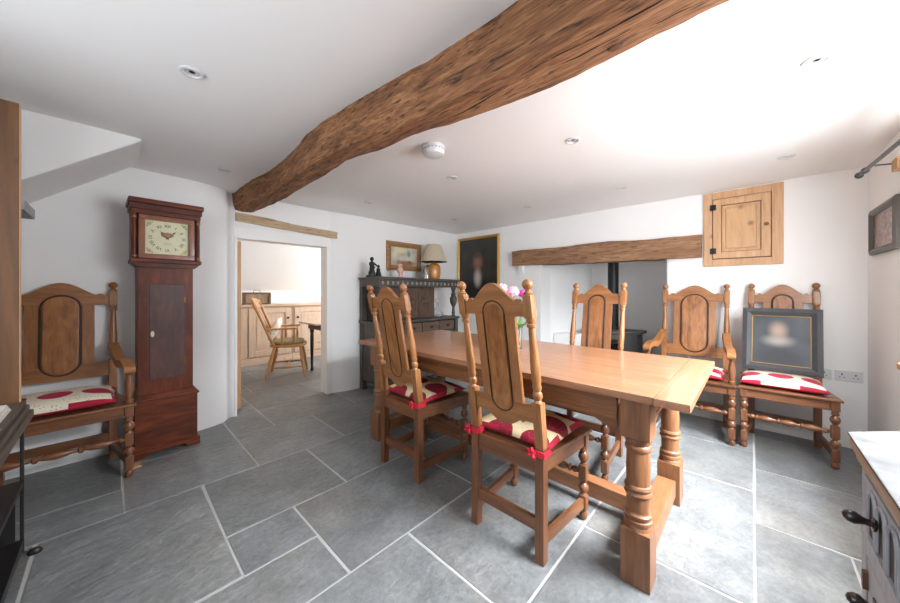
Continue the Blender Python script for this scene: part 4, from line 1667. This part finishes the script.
# ------------------------------------------------------------------ sideboard at the right
t = thing('limed_sideboard', 'pale grey carved sideboard with black drop knobs under the window', 'sideboard', (0, 0, 0))
SX, SY0, SY1 = 0.205, 0.25, 1.365
mb = MB()
top = [(SX - .018, SY0), (SX - .018, SY1 + .01), (SX + .085, SY1 + .112), (.585, SY1 + .20), (.585, SY0)]
mb.prism(top, .7925, .80, 'XY', 0, .003)
mb.build('top', M['limetop'], t)
mb = MB()
top2 = [(SX - .019, SY0 + .002), (SX - .014, SY1 + .008), (SX + .085, SY1 + .106), (.583, SY1 + .195), (.583, SY0 + .002)]
mb.prism(top2, .757, .792, 'XY', 0, .010)
top3 = [(SX - .004, SY0 + .004), (SX - .004, SY1 + .004), (SX + .088, SY1 + .098), (.58, SY1 + .188), (.58, SY0 + .004)]
mb.prism(top3, .732, .7565, 'XY', 0, .005)
mb.build('top_moulding', M['topedge'], t)
mb = MB()
bod = [(SX + .016, SY0 + .01), (SX + .016, SY1 - .008), (SX + .10, SY1 + .078), (.575, SY1 + .165), (.575, SY0 + .01)]
mb.prism(bod, .06, .7315, 'XY', 0, .003)
mb.prism([(p[0] - .006 if p[0] < .5 else p[0], p[1]) for p in bod], .0, .075, 'XY', 0, .004)
mb.box(SX + .004, SX + .02, SY1 - .047, SY1 - .008, .075, .731, .003)
mb.box(SX + .004, SX + .02, SY0 + .012, SY1 - .05, .515, .56, .003)
mb.box(SX + .004, SX + .02, SY0 + .012, SY1 - .05, .075, .125, .003)
mb.build('carcass', M['limeZ'], t)
ydr = [(SY1 - .056, SY1 - .585), (SY1 - .60, SY0 + .02)]
for (yb_, ya_) in ydr:
    mb = MB()
    mb.box(SX + .004, SX + .017, ya_, yb_, .564, .728, .003)
    mb.box(SX - .002, SX + .005, ya_ + .006, yb_ - .006, .712, .722, .002)
    mb.box(SX - .002, SX + .005, ya_ + .006, yb_ - .006, .572, .582, .002)
    d_ = mb.build('drawer', M['limeY'], t)
    n_ = 6
    for k in range(n_):
        yc = ya_ + .03 + (yb_ - ya_ - .06) * (k + .5) / n_
        hw = (yb_ - ya_ - .06) / n_ / 2 - .007
        arch = [(yc - hw, .588), (yc + hw, .588)] + [(yc + hw * math.cos(q), .665 + hw * 1.1 * math.sin(q)) for q in [PI * j_ / 10 for j_ in range(11)]]
        mb = MB()
        mb.prism(arch, SX + .0025, SX + .006, 'YZ')
        mb.build('arch_recess', plain('dark_recess_%d' % k, (34, 33, 34), .6), d_)
        mb = MB()
        rim = [(yc - hw, .588)] + [(yc - hw * math.cos(q), .665 + hw * 1.1 * math.sin(q)) for q in [PI * j_ / 10 for j_ in range(11)]] + [(yc + hw, .588)]
        mb.tube([(SX + .001, p[0], p[1]) for p in rim], .0045, 6)
        mb.build('arch_rim', M['limeZ'], d_)
    mb = MB()
    kz = .648
    mb.lathe([(0, .015), (.004, .016), (.007, .008), (.014, .007), (.02, .009), (.031, .0145), (.041, .0135), (.048, .008), (.051, 0)], (SX - .001, yb_ - .115, kz), (-1, .05, .1), 16)
    mb.build('knob', M['dpaper'], d_)
for (yb_, ya_) in ydr:
    mb = MB()
    mb.box(SX + .006, SX + .017, ya_, yb_, .13, .51, .003)
    d_ = mb.build('door', M['limeY'], t)
    mb = MB()
    mb.box(SX + .003, SX + .0065, ya_ + .06, yb_ - .06, .19, .45, .0)
    mb.build('door_panel', plain('dark_panel', (58, 56, 56), .5), d_)
    mb = MB()
    mb.lathe([(0, .015), (.004, .016), (.007, .008), (.014, .007), (.02, .009), (.031, .0145), (.041, .0135), (.048, .008), (.051, 0)], (SX + .005, yb_ - .115, .455), (-1, .05, .1), 16)
    mb.build('knob', M['dpaper'], d_)
    mb = MB()
    mb.box(SX - .004, SX + .008, yb_ - .008, yb_ + .006, .43, .475, .002)
    mb.build('hinge', M['rust'], d_)

# ------------------------------------------------------------------ curtain pole, bracket, sockets
t = thing('curtain_pole', 'grey metal curtain pole with ball finial above the right window', 'curtain pole', (0.5, 3.31, 1.93))
p0, p1 = Vector((0, 0, 0)), Vector((.06, -2.45, -.09))
mb = MB()
mb.tube([p0 + (p1 - p0) * .02, p1], .0105, 12)
mb.build('pole', M['pewter'], t)
dv = (p1 - p0).normalized()
mb = MB()
mb.lathe([(-.03, 0), (-.027, .009), (-.018, .018), (-.004, .020), (.008, .012), (.013, .010), (.02, .015), (.028, .015), (.034, .0105), (.10, .0105)], p0, dv, 16)
mb.build('finial', M['pewter'], t)
mb = MB()
q = p0 + dv * .12
mb.lathe([(-.01, .018), (.01, .018)], q, dv, 14)
mb.tube([q, q + Vector((.02, -.05, .012)), (.108, -.16, -.0)], .0045, 8)
mb.build('pole_bracket', M['pewter'], t)
mb = MB()
mb.box(XR - .035, XR, 2.985, 3.085, 1.865, 1.93, .004)
tag(mb.build('wooden_block', M['pineY'], None), 'square pine block fixed high on the right wall beside the curtain pole', 'block')

GS = 'electrical sockets'


def socket(x0, x1, n_, label):
    t = thing('wall_socket', label, 'socket', ((x0 + x1) / 2, YF, .50), (0, 0, 0), GS)
    w_ = x1 - x0
    mb = MB()
    mb.box(-w_ / 2, w_ / 2, -.010, 0, 0, .084, .004)
    mb.build('face_plate', M['plastic'], t)
    for k in range(n_):
        xc = (k - (n_ - 1) / 2) * .066
        mb = MB()
        mb.box(xc - .004, xc + .004, -.0112, -.009, .046, .060)
        mb.box(xc - .014, xc - .007, -.0112, -.009, .028, .034)
        mb.box(xc + .007, xc + .014, -.0112, -.009, .028, .034)
        mb.build('pin_holes', M['dplastic'], t)


socket(.365, .445, 1, 'white single wall socket beside the chair with the propped portrait')
socket(.457, .595, 2, 'white double wall socket near the right corner')

# ------------------------------------------------------------------ ceiling fittings
GD = 'recessed ceiling downlights'
dl = [(-1.816, 0.244, 'white recessed downlight in the shaded ceiling left of the beam'),
      (0.197, 2.041, 'white recessed downlight in the bright ceiling at the upper right'),
      (-0.843, 2.046, 'white recessed downlight right of the smoke alarm'),
      (-1.866, 1.996, 'white recessed downlight just below the smoke alarm'),
      (-0.898, 3.30, 'small downlight in the ceiling above the fireplace lintel'),
      (-1.88, 3.28, 'small downlight in the ceiling above the left end of the fireplace lintel'),
      (-3.053, 1.921, 'small downlight in the ceiling in front of the doorway wall'),
      (0.177, 3.34, 'small downlight in the ceiling above the chair with the propped portrait'),
      (-3.06, 0.618, 'small downlight in the ceiling between the clock and the beam'),
      (-2.93, 3.18, 'small downlight in the ceiling in front of the gilt portrait')]
dproto = None
for (x, y, lab) in dl:
    z = ceil_z(x, y) - .002
    if dproto is None:
        t = thing('recessed_downlight', lab, 'ceiling light', (x, y, z), (0, 0, 0), GD)
        mb = MB()
        mb.lathe([(.001, .046), (-.004, .045), (-.007, .040), (-.006, .031), (.001, .028), (.001, .046)], seg=28)
        mb.build('trim_ring', M['plastic'], t)
        mb = MB()
        mb.lathe([(.003, .028), (-.002, .026), (-.003, .018), (.002, .010), (.003, 0)], seg=20)
        mb.build('lamp', plain('lamp_reflector', (205, 205, 205), .3, metal=.1), t)
        dproto = t
    else:
        t = dproto.copy()
        t.location = (x, y, z)
        t['label'] = lab
        col.objects.link(t)
        for ch in list(dproto.children):
            c = ch.copy()
            c.parent = t
            col.objects.link(c)
t = thing('smoke_alarm', 'round white smoke alarm on the ceiling beside the beam', 'smoke alarm', (-1.565, 1.49, HC - .008))
mb = MB()
mb.lathe([(.006, .078), (-.014, .078), (-.016, .070), (-.022, .070), (-.026, .076), (-.05, .068), (-.058, .052), (-.06, 0)], seg=32)
mb.build('cover', M['plastic'], t)
mb = MB()
for k in range(18):
    a = 2 * PI * k / 18
    mb.box(-.003, .003, -.001, .001, -.0235, -.0175)
    for v in mb.bm.verts[-8:]:
        v.co = Matrix.Rotation(a, 3, 'Z') @ (v.co + Vector((0, .0705, 0)))
mb.build('vents', M['dplastic'], t)

# ------------------------------------------------------------------ left edge: dark cabinet and tall board
t = thing('dark_media_cabinet', 'low black open cabinet with moulded top at the left edge', 'cabinet', (-2.405, -0.275, 0))
# local: x from 0 to right, front at y = 0, back at y = -0.4
CW, CD, CHh = 1.30, 0.40, 0.685
mb = MB()
mb.box(-.005, CW + .005, -CD, .005, CHh - .020, CHh, .004)
mb.box(-.014, CW + .014, -CD, .014, CHh - .048, CHh - .0205, .006)
mb.box(-.026, CW + .026, -CD, .024, CHh - .085, CHh - .0485, .006)
mb.build('top', wood('cabinet_top_wood', (44, 38, 34), (84, 74, 66), (116, 104, 94), axis='X', rough=.45), t)
mb = MB()
for x in (.006, CW - .006):
    for y in (-.006, -CD + .006):
        mb.box(x - .006, x + .006, y - .006, y + .006, 0, CHh - .086, .002)
mb.box(.024, CW - .024, -CD + .004, -CD + .014, .03, .30)
mb.build('frame', M['blkZ'], t)
mb = MB()
mb.box(.0, CW, -CD, -.002, .30, .325, .003)
mb.build('shelf', M['blkX'], t)
mb = MB()
mb.box(.0, CW, -CD, -.002, .02, .06, .003)
mb.build('bottom_board', M['blkX'], t)
mb = MB()
mb.box(.004, .012, -CD + .024, -.024, .06, .30)
mb.build('side_panel', M['blkZ'], t)
mb = MB()
for k in range(4):
    mb.box(.16 - .004 * k, .44 + .003 * k, -.19, .0 - .004 * k, CHh + .006 * k + .0003, CHh + .006 * (k + 1), .001)
tag(mb.build('newspaper', M['paper'], None), 'folded pale papers lying on the dark cabinet', 'newspaper').location = (-2.405, -0.29, 0)
mb = MB()
mb.lathe([(0, .02), (.009, .023), (.022, .015), (.026, .0)], (0, 0, 0), seg=14, sx=.7)
tag(mb.build('door_stop', M['iron'], None, 60), 'small black iron door stop on the floor at the cabinet foot', 'door stop').location = (-2.352, -0.240, 0.0)

t = thing('pine_shelf_unit', 'tall knotty wooden shelf end standing on the black cabinet at the left edge', 'shelf unit', (-2.372, -0.286, CHh))
mb = MB()
mb.box(-.03, -.002, -.35, .0, 0, 1.335, .003)
mb.build('side_panel', M['knotZ'], t)
mb = MB()
mb.box(-.030, -.0025, .0003, .003, 0, 1.33, .001)
mb.build('edge_strip', M['pineZ'], t, label='thin pale edge')
mb = MB()
mb.box(-.33, -.031, -.35, .010, 0.868, .918, .003)
mb.build('shelf', M['limeX'], t)

# ------------------------------------------------------------------ far room
GP = 'pale pine base cupboards in the far room'
for (y0, y1, lab, rght) in ((0.80, 2.150, 'pale pine base cupboard behind the windsor chair in the far room', True), (2.155, 3.55, 'pale pine base cupboard at the right of the far room behind the table', False)):
    t = thing('base_cupboard', lab, 'cupboard', (-5.80, (y0 + y1) / 2, 0), (0, 0, 0), GP)
    h = (y1 - y0) / 2
    mb = MB()
    mb.box(-.44, -.022, -h, h, .10, .935)
    mb.box(-.40, -.0, -h, h, .0, .10, .004)
    mb.build('carcass', M['paleY'], t)
    for s in (0, 1):
        a, b = (-h + .03, -.012) if s == 0 else (.012, h - .03)
        mb = MB()
        fr = .085
        mb.box(-.021, -.001, a, a + fr, .13, .91, .003)
        mb.box(-.021, -.001, b - fr, b, .13, .91, .003)
        mb.box(-.021, -.001, a + fr, b - fr, .13, .13 + fr, .003)
        mb.box(-.021, -.001, a + fr, b - fr, .91 - fr, .91, .003)
        mb.box(-.0215, -.013, a + fr, b - fr, .13 + fr, .91 - fr)
        mb.box(-.014, -.006, a + fr + .03, b - fr - .03, .13 + fr + .03, .91 - fr - .03, .004)
        d_ = mb.build('door', M['paleZ'], t)
        mb = MB()
        yk = b - .05 if (rght and s == 1) or (not rght and s == 1) else a + .05
        if rght and s == 0:
            yk = a + .05
        mb.lathe([(0, .010), (.012, .009), (.02, .020), (.035, .018), (.042, 0)], (-.001, yk, .735), (1, 0, 0), 12)
        mb.build('knob', M['dpaper'], d_)
mb = MB()
mb.box(-6.245, -5.775, .78, 3.57, .936, .968, .004)
tag(mb.build('worktop', M['paleY'], None), 'long pine worktop over the cupboards in the far room', 'worktop')

t = thing('keepsake_box', 'small glazed wooden box on the far room worktop behind the chair', 'box', (-6.02, 1.66, .968), (0, 0, R(90)))
mb = MB()
mb.box(-.20, .20, -.05, .05, 0, .022, .003)
mb.box(-.20, .20, -.05, .05, .178, .20, .003)
mb.box(-.20, -.17, -.05, .05, .022, .178)
mb.box(.17, .20, -.05, .05, .022, .178)
mb.box(-.17, .17, .02, .05, .022, .178)
mb.build('case', M['knotX'], t)
mb = MB()
mb.box(-.17, .17, -.030, .019, .022, .178)
mb.build('front', plain('box_front', (140, 116, 90), .3, var=.3, bscale=20), t)
mb = MB()
mb.tube([(-.05, 0, .20), (-.045, 0, .235), (.045, 0, .235), (.05, 0, .20)], .005, 8)
mb.build('handle', M['brass'], t)

t = thing('dried_flower_bowl', 'low bowl of dark red foliage on the far room worktop by the door jamb', 'bowl', (-6.0, 2.93, .968))
mb = MB()
mb.lathe([(0, .06), (.01, .07), (.05, .13), (.056, .13), (.05, .12), (.015, .065), (.012, 0)], seg=20)
mb.build('bowl', M['cream'], t)
mb = MB()
random.seed(2)
for k in range(60):
    a, r_ = random.uniform(0, 2 * PI), random.uniform(0, .17)
    z = .05 + .09 * (1 - r_ / .18) + random.uniform(-.01, .02)
    mb.lathe([(0, .0), (.008, .012), (.02, .016), (.034, .008), (.04, 0)], (r_ * math.cos(a), r_ * math.sin(a), z), (random.uniform(-1, 1), random.uniform(-1, 1), .6), 6)
mb.build('foliage', plain('dried_leaves', (112, 60, 52), .8, var=.5, bscale=25), t, 60)

# Windsor armchair at the far table, facing it
t = thing('windsor_armchair', 'golden wooden high-back armchair in the far room seen through the doorway', 'armchair', (-4.80, 1.73, 0), (0, 0, R(-26)))
mb = MB()
pts = [(.25 * math.copysign(abs(math.cos(q)) ** .75, math.cos(q)), .235 * math.copysign(abs(math.sin(q)) ** .75, math.sin(q))) for q in [2 * PI * k / 28 for k in range(28)]]
mb.prism(pts, .42, .455, 'XY', 0, .010)
mb.build('seat', M['windX'], t)
for sx in (-1, 1):
    for sy in (-1, 1):
        mb = MB()
        p0 = Vector((sx * .235, sy * .225 - (.03 if sy < 0 else 0), 0))
        p1 = Vector((sx * .17, sy * .16, .425))
        d = p1 - p0
        L_ = d.length
        mb.lathe([(0, .011), (L_ * .06, .015), (L_ * .2, .021), (L_ * .3, .017), (L_ * .33, .022), (L_ * .37, .017), (L_ * .55, .025), (L_ * .68, .02), (L_ * .72, .025), (L_ * .8, .018), (L_, .014)], p0, d, 14)
        mb.build('leg', M['windZ'], t)
for sx in (-1, 1):
    mb = MB()
    mb.lathe([(-.19, .009), (-.08, .012), (-.03, .018), (0, .021), (.03, .018), (.08, .012), (.19, .009)], (sx * .213, -.01, .15), (0, 1, 0), 12)
    mb.build('stretcher', M['windY'], t)
mb = MB()
mb.lathe([(-.213, .009), (-.1, .012), (-.03, .019), (0, .022), (.03, .019), (.1, .012), (.213, .009)], (0, -.01, .15), (1, 0, 0), 12)
mb.build('stretcher', M['windX'], t)
for sx in (-1, 1):
    mb = MB()
    mb.tube([(sx * .17, -.17, .45), (sx * .18, -.25, .65), (sx * .185, -.34, .88), (sx * .185, -.40, 1.03)], [.020, .020, .018, .016], 12)
    mb.build('back_post', M['windZ'], t)
    mb = MB()
    mb.bar((sx * .20, -.25, .67), (sx * .245, .13, .68), .05, .026, .008)
    mb.build('arm', M['windY'], t)
    for k, y in enumerate((.09, -.06)):
        mb = MB()
        mb.lathe([(.45, .011), (.50, .015), (.56, .019), (.60, .013), (.66, .012)], (sx * (.215 if k == 0 else .205), y, 0), seg=12)
        mb.build('spindle', M['windZ'], t)
mb = MB()
n_ = 12
up = [(-.22 + .44 * k / n_, 1.06 + .035 * math.sin(PI * k / n_)) for k in range(n_ + 1)]
mb.prism([(-.22, .96)] + up + [(.22, .96)], -.415, -.385, 'XZ', 0, .005)
mb.warp(lambda c: (c.x, c.y - .10 * (1 - (c.x / .22) ** 2) * .4 - (c.z - .96) * .25 + .015, c.z))
mb.build('crest_rail', M['windX'], t)
for k in range(4):
    x = -.105 + .07 * k
    mb = MB()
    mb.tube([(x * .9, -.18, .45), (x, -.265, .65), (x, -.36, .85), (x, -.42, .98)], .009, 8)
    mb.build('back_spindle', M['windZ'], t)
cs = bpy.data.objects.new('seat_pad', None)
mb = MB()
mb.prism([(p[0] * .86, p[1] * .84) for p in pts], .456, .50, 'XY', 0, .018)
tag(mb.build('seat_pad', M['sage'], None, 60), 'olive seat pad on the golden armchair in the far room', 'cushion')
pad = bpy.data.objects['seat_pad.001'] if 'seat_pad.001' in bpy.data.objects else bpy.data.objects['seat_pad']
bpy.data.objects.remove(cs)
pad.name = 'seat_pad'
pad.location = (-4.80, 1.73, 0)
pad.rotation_euler = (0, 0, R(-26))
mb = MB()
n_ = 16
V = {}
for side in (0, 1):
    for i in range(n_ + 1):
        for j_ in range(n_ + 1):
            u, v = -1 + 2 * i / n_, -1 + 2 * j_ / n_
            if side and (i in (0, n_) or j_ in (0, n_)):
                V[(1, i, j_)] = V[(0, i, j_)]
                continue
            f = ((1 - abs(u) ** 3) * (1 - abs(v) ** 3)) ** .5
            V[(side, i, j_)] = mb.bm.verts.new((u * .17, v * .16, (.05 if side == 0 else -.05) * f))
for side in (0, 1):
    for i in range(n_):
        for j_ in range(n_):
            q = [V[(side, i, j_)], V[(side, i + 1, j_)], V[(side, i + 1, j_ + 1)], V[(side, i, j_ + 1)]]
            mb.bm.faces.new(q)
o = mb.build('pillow', M['cream'], None, 60)
tag(o, 'white pillow against the back of the golden far room armchair', 'pillow')
o.matrix_world = Matrix.Translation((-4.80, 1.73, 0)) @ Matrix.Rotation(R(-26), 4, 'Z') @ Matrix.Translation((0, -.175, .655)) @ Matrix.Rotation(R(-112), 4, 'X')

t = thing('breakfast_table', 'pale topped table with dark legs at the right of the far doorway', 'table', (-4.60, 2.73, 0))
mb = MB()
mb.box(-.30, .30, -.83, .83, .715, .74, .006)
mb.build('table_top', wood('scrubbed_top', (176, 140, 112), (196, 164, 138), (210, 182, 158), axis='Y', rough=.4, coat=.2), t)
mb = MB()
mb.box(-.22, .22, -.72, .72, .63, .714, .003)
mb.build('apron', M['blkY'], t)
for sx in (-1, 1):
    for sy in (-1, 1):
        mb = MB()
        mb.lathe([(0, .016), (.01, .022), (.04, .024), (.06, .016), (.1, .018), (.35, .024), (.5, .027), (.56, .022), (.58, .03), (.63, .03)], (sx * .18, sy * .68, 0), seg=14)
        mb.build('leg', M['blkZ'], t)
